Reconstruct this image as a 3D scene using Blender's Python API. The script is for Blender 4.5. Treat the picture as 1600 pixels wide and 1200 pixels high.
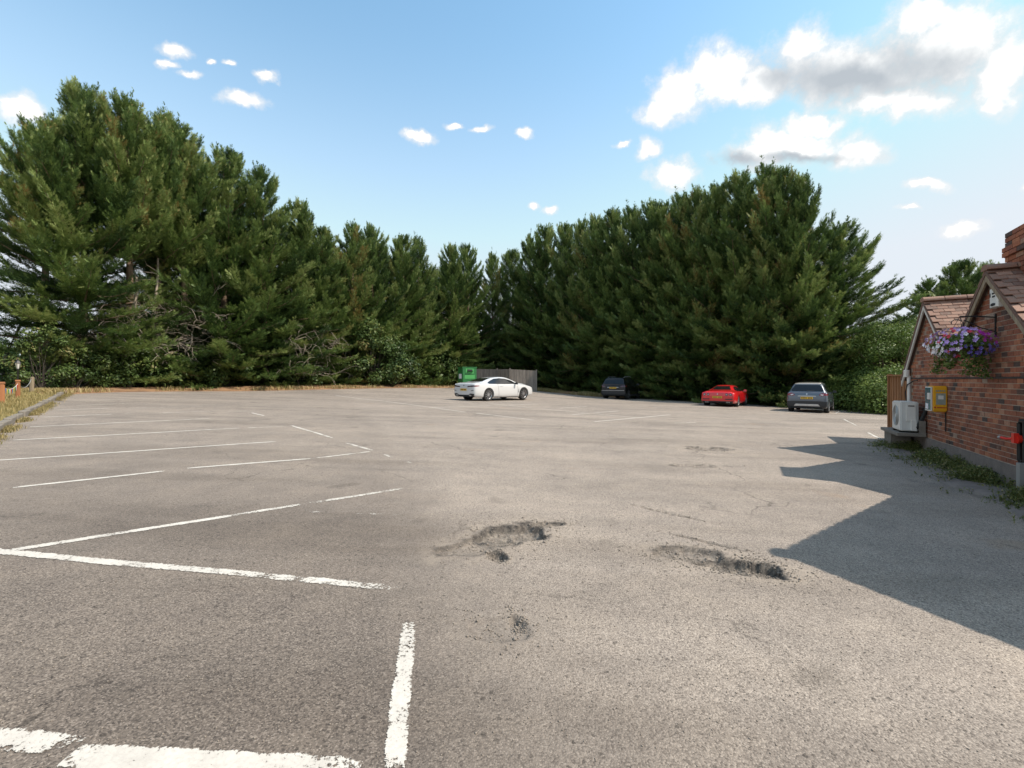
import bpy, bmesh, math, random
import numpy as np
from mathutils import Vector, Matrix
from mathutils.bvhtree import BVHTree

for o in list(bpy.data.objects): bpy.data.objects.remove(o)
S = bpy.context.scene
COL = S.collection
R = math.radians

# ------------------------------------------------------------------ camera
F, HX, HY, CH = 711.0, 800.0, 593.0, 1.34      # focal (px), principal column, horizon row, eye height
cd = bpy.data.cameras.new('camera'); cam = bpy.data.objects.new('camera', cd); COL.objects.link(cam)
cam.location = (0, 0, CH); cam.rotation_euler = (R(90), 0, 0)
cd.sensor_width = 36; cd.lens = 36*F/1600; cd.shift_y = -(600-HY)/1600
cd.clip_start = 0.05; cd.clip_end = 3000
S.camera = cam

# ------------------------------------------------------------------ light, sky
LIGHT = Vector((-0.84, 0.17, -1.0)).normalized()          # direction in which sunlight travels
TO_SUN = -LIGHT
SUN_EL = math.asin(TO_SUN.z); SUN_AZ = math.atan2(TO_SUN.x, TO_SUN.y)
sl = bpy.data.lights.new('sun', 'SUN'); sl.energy = 2.3; sl.angle = R(0.5); sl.color = (1.0, 0.90, 0.78)
so = bpy.data.objects.new('sun', sl); COL.objects.link(so)
so.rotation_euler = LIGHT.to_track_quat('-Z', 'Y').to_euler(); so.location = (30, 0, 40)

W = bpy.data.worlds.new('World'); S.world = W; W.use_nodes = True
def build_world():
    nt = W.node_tree; N = nt.nodes; L = nt.links; N.clear()
    def node(t, **k):
        n = N.new(t)
        for a, b in k.items(): setattr(n, a, b)
        return n
    def math_(op, a, b=None, c=None, clamp=False):
        n = node('ShaderNodeMath', operation=op, use_clamp=clamp)
        for i, v in enumerate((a, b, c)):
            if v is None: continue
            if hasattr(v, 'is_output'): L.new(v, n.inputs[i])
            else: n.inputs[i].default_value = v
        return n.outputs[0]
    out = node('ShaderNodeOutputWorld'); bg = node('ShaderNodeBackground'); bg.inputs[1].default_value = 0.15
    L.new(bg.outputs[0], out.inputs[0])
    sky = node('ShaderNodeTexSky', sky_type='NISHITA'); sky.sun_disc = False
    sky.sun_elevation = SUN_EL; sky.sun_rotation = SUN_AZ
    sky.air_density = 1.0; sky.dust_density = 0.25; sky.ozone_density = 1.3; sky.altitude = 50
    tc = node('ShaderNodeTexCoord'); sep = node('ShaderNodeSeparateXYZ'); L.new(tc.outputs['Generated'], sep.inputs[0])
    az = math_('ARCTAN2', sep.outputs[0], sep.outputs[1]); el = math_('ARCSINE', sep.outputs[2])
    cmb = node('ShaderNodeCombineXYZ'); L.new(az, cmb.inputs[0]); L.new(el, cmb.inputs[1])
    # domain warp so that outlines billow
    wn = node('ShaderNodeTexNoise'); wn.inputs['Scale'].default_value = 14; wn.inputs['Detail'].default_value = 5; wn.inputs['Roughness'].default_value = 0.55
    L.new(tc.outputs['Generated'], wn.inputs['Vector'])
    ws = node('ShaderNodeVectorMath', operation='SUBTRACT'); L.new(wn.outputs['Color'], ws.inputs[0]); ws.inputs[1].default_value = (.5, .5, .5)
    wm = node('ShaderNodeVectorMath', operation='MULTIPLY'); L.new(ws.outputs[0], wm.inputs[0]); wm.inputs[1].default_value = (.06, .05, 0)
    wa = node('ShaderNodeVectorMath', operation='ADD'); L.new(cmb.outputs[0], wa.inputs[0]); L.new(wm.outputs[0], wa.inputs[1])
    def px2ang(cx, cy, rx, ry):
        u = (cx-HX)/F; w = (HY-cy)/F
        a = math.atan(u); e = math.atan2(w, math.hypot(1, u))
        m = -w*u*math.sqrt(1+u*u)/(1+u*u+w*w); return a, e, rx/F*math.cos(a)**2*math.hypot(1, m), ry/F*math.cos(a)*math.cos(e)**2, math.atan(m)
    def chain(blobs, coord):
        cur = None
        for (a, e, ra, re, ro) in blobs:
            v = node('ShaderNodeMapping', vector_type='TEXTURE'); L.new(coord, v.inputs[0])
            v.inputs['Location'].default_value = (a, e, 0); v.inputs['Rotation'].default_value = (0, 0, ro); v.inputs['Scale'].default_value = (ra, re, 1)
            ln = node('ShaderNodeVectorMath', operation='LENGTH'); L.new(v.outputs[0], ln.inputs[0])
            cur = ln.outputs['Value'] if cur is None else math_('SMOOTH_MIN', cur, ln.outputs['Value'], 0.15)
        return cur
    white = [(1125,115,72,58),(1062,150,56,60),(1030,175,50,26),(1252,72,54,50),(1190,135,95,42),(1330,115,215,76),(1490,75,130,98),(1575,110,70,85),
             (1440,30,75,50),(1545,165,36,22),(1400,160,155,32),(1245,225,112,40),(1180,243,84,28),(1335,242,64,28),(1270,195,70,22),(1050,275,50,32),(1015,228,24,22),
             (275,77,32,15),(262,100,22,9),(298,112,27,9),(334,96,9,6),(361,97,13,7),(417,116,20,11),(381,157,42,18),(653,214,26,14),
             (706,198,20,7),(752,202,26,8),(820,207,17,9),(830,317,13,9),(860,327,18,10),(40,172,46,26),(1448,291,45,12),(1420,327,25,8),(1502,351,46,15),(970,222,18,6),(1602,290,12,12)]
    W1 = [px2ang(*b) for b in white]
    rnd = random.Random(5)
    for i in range(17):                       # unseen cumulus added round the rest of the sky to brighten the shade
        a = rnd.uniform(0.95, 2*math.pi-0.95); a = a if a < math.pi else a-2*math.pi
        e = rnd.uniform(0.15, 1.3); s = rnd.uniform(.16, .30)/max(.5, math.cos(e)**.5)
        for k in range(2): W1.append((a+rnd.uniform(-.1, .1), e+rnd.uniform(-.03, .03), s*rnd.uniform(.8, 1.5), s*rnd.uniform(.3, .5), 0))
    d = chain(W1, wa.outputs[0])
    fn = node('ShaderNodeTexNoise'); fn.inputs['Scale'].default_value = 30; fn.inputs['Detail'].default_value = 9; fn.inputs['Roughness'].default_value = 0.64
    L.new(tc.outputs['Generated'], fn.inputs['Vector'])
    dens = math_('ADD', math_('SUBTRACT', 1.08, d), math_('MULTIPLY', math_('SUBTRACT', fn.outputs[0], .5), 1.25))
    mr = node('ShaderNodeMapRange', interpolation_type='SMOOTHSTEP'); mr.inputs[1].default_value = 0.0; mr.inputs[2].default_value = 0.72; L.new(dens, mr.inputs[0])
    grey = [px2ang(*b) for b in [(1330,125,170,40),(1215,130,50,26),(1430,105,100,46),(1260,246,90,10),(1150,250,50,14)]]
    dg = chain(grey, wa.outputs[0])
    mg = node('ShaderNodeMapRange', interpolation_type='SMOOTHSTEP'); mg.inputs[1].default_value = 1.7; mg.inputs[2].default_value = 0.1; L.new(dg, mg.inputs[0])
    core = node('ShaderNodeMapRange', interpolation_type='SMOOTHSTEP'); core.inputs[1].default_value = .35; core.inputs[2].default_value = 1.1; L.new(dens, core.inputs[0])
    body = node('ShaderNodeMix', data_type='RGBA'); L.new(core.outputs[0], body.inputs[0]); body.inputs[6].default_value = (2.35, 2.36, 2.38, 1); body.inputs[7].default_value = (4.6, 4.5, 4.3, 1)
    bn = node('ShaderNodeTexNoise'); bn.inputs['Scale'].default_value = 9; bn.inputs['Detail'].default_value = 5; L.new(tc.outputs['Generated'], bn.inputs['Vector'])
    gsum = math_('MULTIPLY', mg.outputs[0], math_('ADD', .45, math_('MULTIPLY', bn.outputs[0], 1.05)), clamp=True)
    cc = node('ShaderNodeMix', data_type='RGBA'); L.new(gsum, cc.inputs[0]); L.new(body.outputs[2], cc.inputs[6])
    cc.inputs[7].default_value = (1.32, 1.42, 1.54, 1)
    # thin milky veil low down, as summer haze whitens the horizon
    hz = node('ShaderNodeMapRange', interpolation_type='SMOOTHSTEP'); hz.inputs[1].default_value = 0.72; hz.inputs[2].default_value = -0.02
    hz.inputs[3].default_value = 0.0; hz.inputs[4].default_value = 0.80; L.new(el, hz.inputs[0])
    hm = node('ShaderNodeMix', data_type='RGBA'); L.new(hz.outputs[0], hm.inputs[0]); tn = node('ShaderNodeMix', data_type='RGBA', blend_type='MULTIPLY'); tn.inputs[0].default_value = 1; L.new(sky.outputs[0], tn.inputs[6]); tn.inputs[7].default_value = (.74, .85, .74, 1); dk = node('ShaderNodeMix', data_type='RGBA', blend_type='DARKEN'); dk.inputs[0].default_value = 1; L.new(tn.outputs[2], dk.inputs[6]); dk.inputs[7].default_value = (2.05, 2.32, 2.65, 1); L.new(dk.outputs[2], hm.inputs[6]); hm.inputs[7].default_value = (2.0, 2.1, 2.2, 1)
    al = math_('MULTIPLY', math_('POWER', mr.outputs[0], 1.1), 0.96)
    mx = node('ShaderNodeMix', data_type='RGBA'); L.new(al, mx.inputs[0]); L.new(hm.outputs[2], mx.inputs[6]); L.new(cc.outputs[2], mx.inputs[7])
    L.new(mx.outputs[2], bg.inputs[0])
build_world()
W.cycles.sampling_method = 'MANUAL'; W.cycles.sample_map_resolution = 256
S.view_settings.view_transform = 'Standard'; S.view_settings.look = 'None'
S.view_settings.exposure = 1.4; S.view_settings.gamma = 1.0; S.view_settings.use_curve_mapping = False
S.render.engine = 'CYCLES'
S.cycles.max_bounces = 6; S.cycles.diffuse_bounces = 4; S.cycles.transparent_max_bounces = 6

# ------------------------------------------------------------------ terrain
def sstep(a, b, x):
    t = np.clip((np.asarray(x, float)-a)/(b-a), 0, 1); return t*t*(3-2*t)
def gz(x, y):
    x = np.asarray(x, float); y = np.asarray(y, float)
    z = -0.03*np.clip(x, -25, 26) - 0.05*(np.clip(x, -47, -25)+25)
    z = z + 0.12*sstep(4, 20, y) + 0.28*sstep(27, 37, y)*(1-sstep(-1, 9, x))
    z = z + 0.012*np.sin(x*0.55+1.0)*np.sin(y*0.5+.4)*sstep(3, 9, y)
    return z
def gp(px, py):
    """pixel -> where its sight line meets the ground"""
    u = (px-HX)/F; v = (py-HY)/F
    lo, hi = 0.5, 0.5
    f = lambda t: CH - v*t - float(gz(u*t, t))
    while f(hi) > 0 and hi < 300: lo = hi; hi += 0.5
    for _ in range(40):
        m = (lo+hi)/2
        if f(m) > 0: lo = m
        else: hi = m
    t = (lo+hi)/2
    return Vector((u*t, t, float(gz(u*t, t))))

# ------------------------------------------------------------------ helpers
def new_obj(name, me, mat=None, parent=None, loc=None):
    o = bpy.data.objects.new(name, me); COL.objects.link(o)
    if mat is not None and me is not None and not me.materials: me.materials.append(mat)
    if parent: o.parent = parent
    if loc is not None: o.location = loc
    return o
def tag(o, label=None, cat=None, group=None, kind=None):
    for k, v in (('label', label), ('category', cat), ('group', group), ('kind', kind)):
        if v: o[k] = v
    return o
def empty(name, loc=(0, 0, 0), rz=0):
    o = bpy.data.objects.new(name, None); COL.objects.link(o); o.location = loc; o.rotation_euler = (0, 0, rz); o.empty_display_size = .2
    return o
def mesh_np(name, V, Fc, attrs=None, smooth=False):
    """V (n,3); Fc (m,k) same-size faces; attrs {name: (domain, array)}"""
    V = np.asarray(V, np.float32); Fc = np.asarray(Fc, np.int32)
    me = bpy.data.meshes.new(name); k = Fc.shape[1]
    me.vertices.add(len(V)); me.vertices.foreach_set('co', V.ravel())
    me.loops.add(Fc.size); me.loops.foreach_set('vertex_index', Fc.ravel())
    me.polygons.add(len(Fc)); me.polygons.foreach_set('loop_start', np.arange(0, Fc.size, k, dtype=np.int32))
    me.polygons.foreach_set('loop_total', np.full(len(Fc), k, np.int32))
    if smooth: me.polygons.foreach_set('use_smooth', np.ones(len(Fc), bool))
    for nm, (dom, arr) in (attrs or {}).items():
        a = me.attributes.new(nm, 'FLOAT', dom); a.data.foreach_set('value', np.asarray(arr, np.float32))
    me.update(calc_edges=True); me.validate()
    return me
class MB:
    def __init__(s): s.v = []; s.f = []; s.t = []
    def poly(s, pts, tone=0.5):
        b = len(s.v); s.v += [tuple(p) for p in pts]; s.f.append(tuple(range(b, b+len(pts)))); s.t.append(tone); return s
    def box(s, c, size, M=None, tone=0.5, taper=1.0):
        hx, hy, hz = size[0]/2, size[1]/2, size[2]/2
        P = [Vector((x*hx*(taper if z > 0 else 1), y*hy*(taper if z > 0 else 1), z*hz)) for z in (-1, 1) for y in (-1, 1) for x in (-1, 1)]
        if M is not None: P = [M @ p for p in P]
        c = Vector(c); b = len(s.v); s.v += [tuple(p+c) for p in P]
        for f in ((0,2,3,1),(4,5,7,6),(0,1,5,4),(2,6,7,3),(0,4,6,2),(1,3,7,5)): s.f.append(tuple(b+i for i in f)); s.t.append(tone)
        return s
    def prism(s, outline, vec, tone=.5):
        """outline: 3d polygon, extruded along vec"""
        vec = Vector(vec); n = len(outline); b = len(s.v)
        s.v += [tuple(Vector(p)) for p in outline] + [tuple(Vector(p)+vec) for p in outline]
        s.f.append(tuple(b+i for i in range(n))); s.t.append(tone)
        s.f.append(tuple(b+n+i for i in reversed(range(n)))); s.t.append(tone)
        for i in range(n):
            j = (i+1) % n; s.f.append((b+i, b+n+i, b+n+j, b+j)); s.t.append(tone)
        return s
    def tube(s, pts, rad, n=8, caps=True, tone=.5):
        pts = [Vector(p) for p in pts]; m = len(pts); rad = rad if hasattr(rad, '__len__') else [rad]*m
        b = len(s.v); up = Vector((0, 0, 1))
        for i, p in enumerate(pts):
            d = (pts[min(i+1, m-1)]-pts[max(i-1, 0)]).normalized()
            a = d.cross(up if abs(d.z) < .95 else Vector((1, 0, 0))).normalized(); c = d.cross(a)
            for k in range(n):
                t = 2*math.pi*k/n; s.v.append(tuple(p+(a*math.cos(t)+c*math.sin(t))*rad[i]))
        for i in range(m-1):
            for k in range(n):
                q = (k+1) % n; s.f.append((b+i*n+k, b+i*n+q, b+(i+1)*n+q, b+(i+1)*n+k)); s.t.append(tone)
        if caps:
            s.f.append(tuple(b+k for k in reversed(range(n)))); s.f.append(tuple(b+(m-1)*n+k for k in range(n))); s.t += [tone, tone]
        return s
    def lathe(s, prof, n=20, axis='z', c=(0, 0, 0), tone=.5, caps=True):
        b = len(s.v); m = len(prof); c = Vector(c)
        for (r, h) in prof:
            for k in range(n):
                t = 2*math.pi*k/n; x, y = r*math.cos(t), r*math.sin(t)
                s.v.append(tuple(c+(Vector((x, y, h)) if axis == 'z' else Vector((h, x, y)))))
        for i in range(m-1):
            for k in range(n):
                q = (k+1) % n; s.f.append((b+i*n+k, b+i*n+q, b+(i+1)*n+q, b+(i+1)*n+k)); s.t.append(tone)
        if caps and prof[0][0] > 1e-4: s.f.append(tuple(b+k for k in reversed(range(n)))); s.t.append(tone)
        if caps and prof[-1][0] > 1e-4: s.f.append(tuple(b+(m-1)*n+k for k in range(n))); s.t.append(tone)
        return s
    def mesh(s, name, smooth=False, tones=False):
        me = bpy.data.meshes.new(name); me.from_pydata(s.v, [], s.f)
        if tones:
            a = me.attributes.new('tone', 'FLOAT', 'FACE'); a.data.foreach_set('value', np.array(s.t, np.float32))
        bm = bmesh.new(); bm.from_mesh(me); bmesh.ops.recalc_face_normals(bm, faces=bm.faces); bm.to_mesh(me); bm.free()
        if smooth:
            me.polygons.foreach_set('use_smooth', np.ones(len(me.polygons), bool))
            try: me.set_sharp_from_angle(angle=R(40))
            except Exception: pass
        me.update(); return me
    def build(s, name, mat, parent=None, smooth=False, tones=False, loc=None):
        return new_obj(name, s.mesh(name, smooth, tones), mat, parent, loc)

# ------------------------------------------------------------------ materials
def mat_new(name):
    m = bpy.data.materials.new(name); m.use_nodes = True; nt = m.node_tree
    return m, nt, nt.nodes['Principled BSDF'], nt.nodes['Material Output']
def N_(nt, t, **k):
    n = nt.nodes.new(t)
    for a, b in k.items(): setattr(n, a, b)
    return n
def noise(nt, scale, detail=4, rough=.55, coord=None, dim=None):
    n = N_(nt, 'ShaderNodeTexNoise'); n.inputs['Scale'].default_value = scale; n.inputs['Detail'].default_value = detail; n.inputs['Roughness'].default_value = rough
    if coord is not None: nt.links.new(coord, n.inputs['Vector'])
    return n.outputs[0]
def ramp(nt, fac, stops, interp='LINEAR'):
    n = N_(nt, 'ShaderNodeValToRGB'); e = n.color_ramp.elements; n.color_ramp.interpolation = interp
    while len(e) < len(stops): e.new(0.5)
    for i, (p, c) in enumerate(stops):
        e[i].position = p; e[i].color = (*c, 1) if hasattr(c, '__len__') else (c, c, c, 1)
    nt.links.new(fac, n.inputs[0]); return n.outputs[0]
def mixc(nt, fac, a, b, blend='MIX'):
    n = N_(nt, 'ShaderNodeMix', data_type='RGBA', blend_type=blend)
    for v, i in ((fac, 0), (a, 6), (b, 7)):
        if hasattr(v, 'is_output'): nt.links.new(v, n.inputs[i])
        elif i == 0: n.inputs[0].default_value = v
        else: n.inputs[i].default_value = (*v, 1)
    return n.outputs[2]
def maths(nt, op, a, b=None, c=None, clamp=False):
    n = N_(nt, 'ShaderNodeMath', operation=op, use_clamp=clamp)
    for i, v in enumerate((a, b, c)):
        if v is None: continue
        if hasattr(v, 'is_output'): nt.links.new(v, n.inputs[i])
        else: n.inputs[i].default_value = v
    return n.outputs[0]
def attr(nt, name):
    n = N_(nt, 'ShaderNodeAttribute', attribute_name=name); return n.outputs['Fac']
def bump(nt, bs, h, dist, strength=1.0):
    b = N_(nt, 'ShaderNodeBump'); b.inputs['Strength'].default_value = strength; b.inputs['Distance'].default_value = dist
    nt.links.new(h, b.inputs['Height']); nt.links.new(b.outputs[0], bs.inputs['Normal'])
def objco(nt): return N_(nt, 'ShaderNodeTexCoord').outputs['Object']
def worldco(nt): return N_(nt, 'ShaderNodeNewGeometry').outputs['Position']
def simple(name, col, rough=.6, metal=0, var=.25, scale=8, coat=0, bumpd=0, spec=None):
    m, nt, b, o = mat_new(name); co = objco(nt)
    f = noise(nt, scale, 5, .6, co)
    c = mixc(nt, f, tuple(x*(1-var) for x in col), tuple(min(1, x*(1+var)) for x in col))
    nt.links.new(c, b.inputs['Base Color']); b.inputs['Roughness'].default_value = rough; b.inputs['Metallic'].default_value = metal
    if coat: b.inputs['Coat Weight'].default_value = coat; b.inputs['Coat Roughness'].default_value = .04
    if spec is not None: b.inputs['Specular IOR Level'].default_value = spec
    if bumpd: bump(nt, b, noise(nt, scale*6, 4, .6, co), bumpd)
    return m
M = {}
def mat_asphalt():
    m, nt, b, o = mat_new('asphalt'); co = worldco(nt); L = nt.links
    sx = N_(nt, 'ShaderNodeSeparateXYZ'); L.new(co, sx.inputs[0])
    # two surfacings: finer darker bays on one side, coarse pale worn lane on the other
    edge = maths(nt, 'ADD', maths(nt, 'ADD', sx.outputs[0], maths(nt, 'MULTIPLY', sx.outputs[1], .42)), maths(nt, 'MULTIPLY', maths(nt, 'SUBTRACT', noise(nt, .9, 5, .6, co), .5), 1.6))
    lane = N_(nt, 'ShaderNodeMapRange', interpolation_type='SMOOTHSTEP'); L.new(edge, lane.inputs[0]); lane.inputs[1].default_value = -.1; lane.inputs[2].default_value = 1.9
    lane = lane.outputs[0]
    far = N_(nt, 'ShaderNodeMapRange'); L.new(sx.outputs[1], far.inputs[0]); far.inputs[1].default_value = 2.6; far.inputs[2].default_value = 8
    big = noise(nt, .35, 5, .6, co); med = noise(nt, 2.2, 6, .65, co)
    vor = N_(nt, 'ShaderNodeTexVoronoi'); vor.inputs['Scale'].default_value = 150; L.new(co, vor.inputs['Vector'])
    vor2 = N_(nt, 'ShaderNodeTexVoronoi'); vor2.inputs['Scale'].default_value = 62; L.new(co, vor2.inputs['Vector'])
    sep = N_(nt, 'ShaderNodeSeparateColor'); L.new(vor.outputs['Color'], sep.inputs[0])
    sep2 = N_(nt, 'ShaderNodeSeparateColor'); L.new(vor2.outputs['Color'], sep2.inputs[0])
    fine = ramp(nt, sep.outputs[0], [(0, (.072, .061, .053)), (.35, (.152, .128, .108)), (.75, (.190, .160, .134)), (1, (.29, .248, .21))])
    coarse = ramp(nt, sep.outputs[1], [(0, (.13, .11, .094)), (.22, (.24, .206, .176)), (.7, (.31, .268, .229)), (1, (.42, .366, .312))])
    c = mixc(nt, maths(nt, 'MAXIMUM', lane, maths(nt, 'MULTIPLY', far.outputs[0], .75)), fine, coarse)
    gaps = ramp(nt, vor.outputs['Distance'], [(.5, 1.0), (1.0, .62)])
    c = mixc(nt, 1.0, c, gaps, 'MULTIPLY')
    tone = ramp(nt, maths(nt, 'ADD', maths(nt, 'MULTIPLY', big, .5), maths(nt, 'MULTIPLY', med, .5)), [(.3, (.74, .74, .75)), (.5, (.98, .97, .96)), (.68, (1.18, 1.16, 1.12))])
    c = mixc(nt, 1.0, c, tone, 'MULTIPLY')
    mpb = N_(nt, 'ShaderNodeMapping'); mpb.inputs['Rotation'].default_value = (0, 0, R(-38)); mpb.inputs['Scale'].default_value = (.16, 1.1, 1); L.new(co, mpb.inputs[0])
    band = ramp(nt, noise(nt, 1.0, 4, .6, mpb.outputs[0]), [(.34, (.80, .79, .78)), (.52, (1, 1, 1)), (.7, (1.09, 1.08, 1.07))]); c = mixc(nt, 1.0, c, band, 'MULTIPLY')
    oil = ramp(nt, noise(nt, 1.7, 2, .4, co), [(.24, .62), (.31, 1.0)]); c = mixc(nt, .7, c, oil, 'MULTIPLY')
    # small tar spots
    spots = ramp(nt, sep2.outputs[2], [(.0, .4), (.010, .45), (.013, 1.0)], 'LINEAR')
    c = mixc(nt, .8, c, spots, 'MULTIPLY')
    # rusty sand stains with a shape of their own
    st = noise(nt, .8, 3, .5, co); stm = ramp(nt, st, [(.66, 0.0), (.75, .55)])
    c = mixc(nt, maths(nt, 'MULTIPLY', stm, lane), c, (.27, .185, .115))
    c = mixc(nt, maths(nt, 'MULTIPLY', attr(nt, 'dust'), ramp(nt, noise(nt, 6, 4, .6, co), [(.35, .05), (.6, .4)])), c, (.34, .285, .225))
    # broken-up holes: exposed black base and loose stone
    hole = attr(nt, 'hole'); hn = noise(nt, 28, 6, .7, co)
    hc = ramp(nt, hn, [(.28, (.05, .044, .039)), (.45, (.14, .121, .102)), (.58, (.22, .19, .157)), (.75, (.36, .31, .25))])
    c = mixc(nt, maths(nt, 'MULTIPLY', hole, .85, clamp=True), c, hc)
    rim = attr(nt, 'rim'); rc_ = ramp(nt, hn, [(.35, (.022, .02, .019)), (.6, (.07, .062, .055))])
    c = mixc(nt, maths(nt, 'MULTIPLY', rim, ramp(nt, noise(nt, 9, 4, .6, co), [(.35, .25), (.55, 1.0)]), clamp=True), c, rc_)
    # hairline cracks
    cr = N_(nt, 'ShaderNodeTexVoronoi', feature='DISTANCE_TO_EDGE'); cr.inputs['Scale'].default_value = .55
    wv = N_(nt, 'ShaderNodeVectorMath', operation='MULTIPLY_ADD'); nz = N_(nt, 'ShaderNodeTexNoise'); nz.inputs['Scale'].default_value = 2.5; nz.inputs['Detail'].default_value = 6
    L.new(co, nz.inputs['Vector']); L.new(nz.outputs['Color'], wv.inputs[0]); wv.inputs[1].default_value = (.7, .7, 0); L.new(co, wv.inputs[2]); L.new(wv.outputs[0], cr.inputs['Vector'])
    ck = ramp(nt, cr.outputs['Distance'], [(.0, .35), (.0035, .5), (.008, 1.0)])
    ckm = ramp(nt, noise(nt, .45, 2, .5, co), [(.5, 0.0), (.62, .8)])
    c = mixc(nt, ckm, c, mixc(nt, 1.0, c, ck, 'MULTIPLY'))
    L.new(c, b.inputs['Base Color']); b.inputs['Roughness'].default_value = .88; b.inputs['Specular IOR Level'].default_value = .3
    h = maths(nt, 'ADD', maths(nt, 'MULTIPLY', vor.outputs['Distance'], -1.0), maths(nt, 'MULTIPLY', hn, maths(nt, 'MULTIPLY', hole, 1.6)))
    bump(nt, b, h, .0026, .7)
    return m
M['asphalt'] = mat_asphalt()
def mat_paint():
    m, nt, b, o = mat_new('road_paint'); co = worldco(nt); L = nt.links
    e = attr(nt, 'edge'); w = attr(nt, 'wear')
    n1 = noise(nt, 55, 6, .75, co); n2 = noise(nt, 7, 4, .6, co)
    nn = maths(nt, 'ADD', maths(nt, 'MULTIPLY', n1, .62), maths(nt, 'MULTIPLY', n2, .38))
    # edge: 0 middle .. 1 border
    lvl = maths(nt, 'ADD', w, maths(nt, 'MULTIPLY', maths(nt, 'POWER', e, 5.0), .26))
    mask = N_(nt, 'ShaderNodeMapRange'); L.new(maths(nt, 'SUBTRACT', nn, lvl), mask.inputs[0]); mask.inputs[1].default_value = -.012; mask.inputs[2].default_value = .018
    c = ramp(nt, n2, [(.3, (.46, .43, .385)), (.7, (.60, .57, .51))]); c = mixc(nt, ramp(nt, n1, [(.38, .55), (.55, 0.0)]), c, (.42, .38, .34))
    L.new(c, b.inputs['Base Color']); b.inputs['Roughness'].default_value = .7
    tr = N_(nt, 'ShaderNodeBsdfTransparent'); mx = N_(nt, 'ShaderNodeMixShader')
    L.new(mask.outputs[0], mx.inputs[0]); L.new(tr.outputs[0], mx.inputs[1]); L.new(b.outputs[0], mx.inputs[2]); L.new(mx.outputs[0], o.inputs[0])
    bump(nt, b, n1, .004, .6)
    return m
M['paint'] = mat_paint()
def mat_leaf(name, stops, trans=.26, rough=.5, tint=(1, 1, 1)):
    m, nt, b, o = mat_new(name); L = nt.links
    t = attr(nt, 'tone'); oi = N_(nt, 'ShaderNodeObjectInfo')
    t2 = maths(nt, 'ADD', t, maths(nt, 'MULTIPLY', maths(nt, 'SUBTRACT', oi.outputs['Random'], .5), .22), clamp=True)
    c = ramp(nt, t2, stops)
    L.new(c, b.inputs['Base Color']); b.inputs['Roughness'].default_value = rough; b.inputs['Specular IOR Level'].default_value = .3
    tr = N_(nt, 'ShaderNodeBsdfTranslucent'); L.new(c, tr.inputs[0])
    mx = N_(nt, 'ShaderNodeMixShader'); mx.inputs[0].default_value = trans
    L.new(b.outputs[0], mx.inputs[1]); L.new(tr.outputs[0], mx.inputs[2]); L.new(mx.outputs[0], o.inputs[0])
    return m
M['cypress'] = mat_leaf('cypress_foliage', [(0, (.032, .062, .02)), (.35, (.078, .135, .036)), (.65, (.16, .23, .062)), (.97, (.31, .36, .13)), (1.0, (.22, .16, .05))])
M['leaf'] = mat_leaf('shrub_leaf', [(0, (.025, .05, .015)), (.5, (.06, .10, .025)), (.85, (.12, .16, .04)), (1.0, (.2, .17, .07))])
M['leaf_light'] = mat_leaf('light_leaf', [(0, (.05, .09, .02)), (.5, (.12, .18, .04)), (1, (.22, .28, .07))], trans=.35)
M['leaf_pine'] = mat_leaf('pine_needles', [(0, (.02, .04, .02)), (.6, (.045, .075, .035)), (1, (.08, .11, .05))])
M['grass'] = mat_leaf('dry_grass', [(0, (.10, .12, .03)), (.35, (.20, .17, .06)), (.7, (.36, .28, .12)), (1, (.45, .36, .18))])
M['weed'] = mat_leaf('weed_green', [(0, (.05, .075, .02)), (.5, (.12, .15, .04)), (.8, (.22, .22, .07)), (1, (.45, .38, .2))])
def mat_bark(name, a, c):
    m, nt, b, o = mat_new(name); co = objco(nt); mp = N_(nt, 'ShaderNodeMapping'); mp.inputs['Scale'].default_value = (14, 14, 2.2); nt.links.new(co, mp.inputs[0])
    n = noise(nt, 1, 6, .65, mp.outputs[0]); nt.links.new(ramp(nt, n, [(.3, a), (.7, c)]), b.inputs['Base Color']); b.inputs['Roughness'].default_value = .9
    bump(nt, b, n, .02); return m
M['bark'] = mat_bark('bark', (.07, .045, .03), (.24, .17, .11))
M['bark_dark'] = mat_bark('dark_bark', (.03, .025, .02), (.09, .075, .06))
M['deadwood'] = mat_bark('dead_wood', (.17, .14, .11), (.40, .34, .27))
def mat_brick(name, use_attr):
    m, nt, b, o = mat_new(name); co = worldco(nt); L = nt.links
    t = attr(nt, 'tone') if use_attr else N_(nt, 'ShaderNodeObjectInfo').outputs['Random']
    c = ramp(nt, t, [(0, (.055, .042, .038)), (.06, (.10, .056, .044)), (.10, (.185, .072, .044)), (.45, (.245, .085, .048)), (.75, (.31, .115, .058)), (.93, (.36, .15, .08)), (1.0, (.30, .22, .17))])
    n = noise(nt, 22, 6, .7, co); c = mixc(nt, 1.0, c, ramp(nt, n, [(.28, (.62, .60, .6)), (.5, (1, 1, 1)), (.75, (1.25, 1.2, 1.15))]), 'MULTIPLY')
    lich = ramp(nt, noise(nt, 5.5, 5, .65, co), [(.66, 0.0), (.74, .55)])
    c = mixc(nt, lich, c, (.30, .26, .21))
    c = mixc(nt, 1.0, c, ramp(nt, noise(nt, 1.1, 5, .6, co), [(.32, (.62, .60, .60)), (.5, (1, 1, 1)), (.7, (1.12, 1.06, 1.0))]), 'MULTIPLY')
    L.new(c, b.inputs['Base Color']); b.inputs['Roughness'].default_value = .88; bump(nt, b, noise(nt, 90, 5, .7, co), .004)
    return m
M['brick'] = mat_brick('brick_single', False); M['brick_j'] = mat_brick('brick_joined', True)
M['mortar'] = simple('mortar', (.36, .30, .24), .95, var=.3, scale=14, bumpd=.003)
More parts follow.
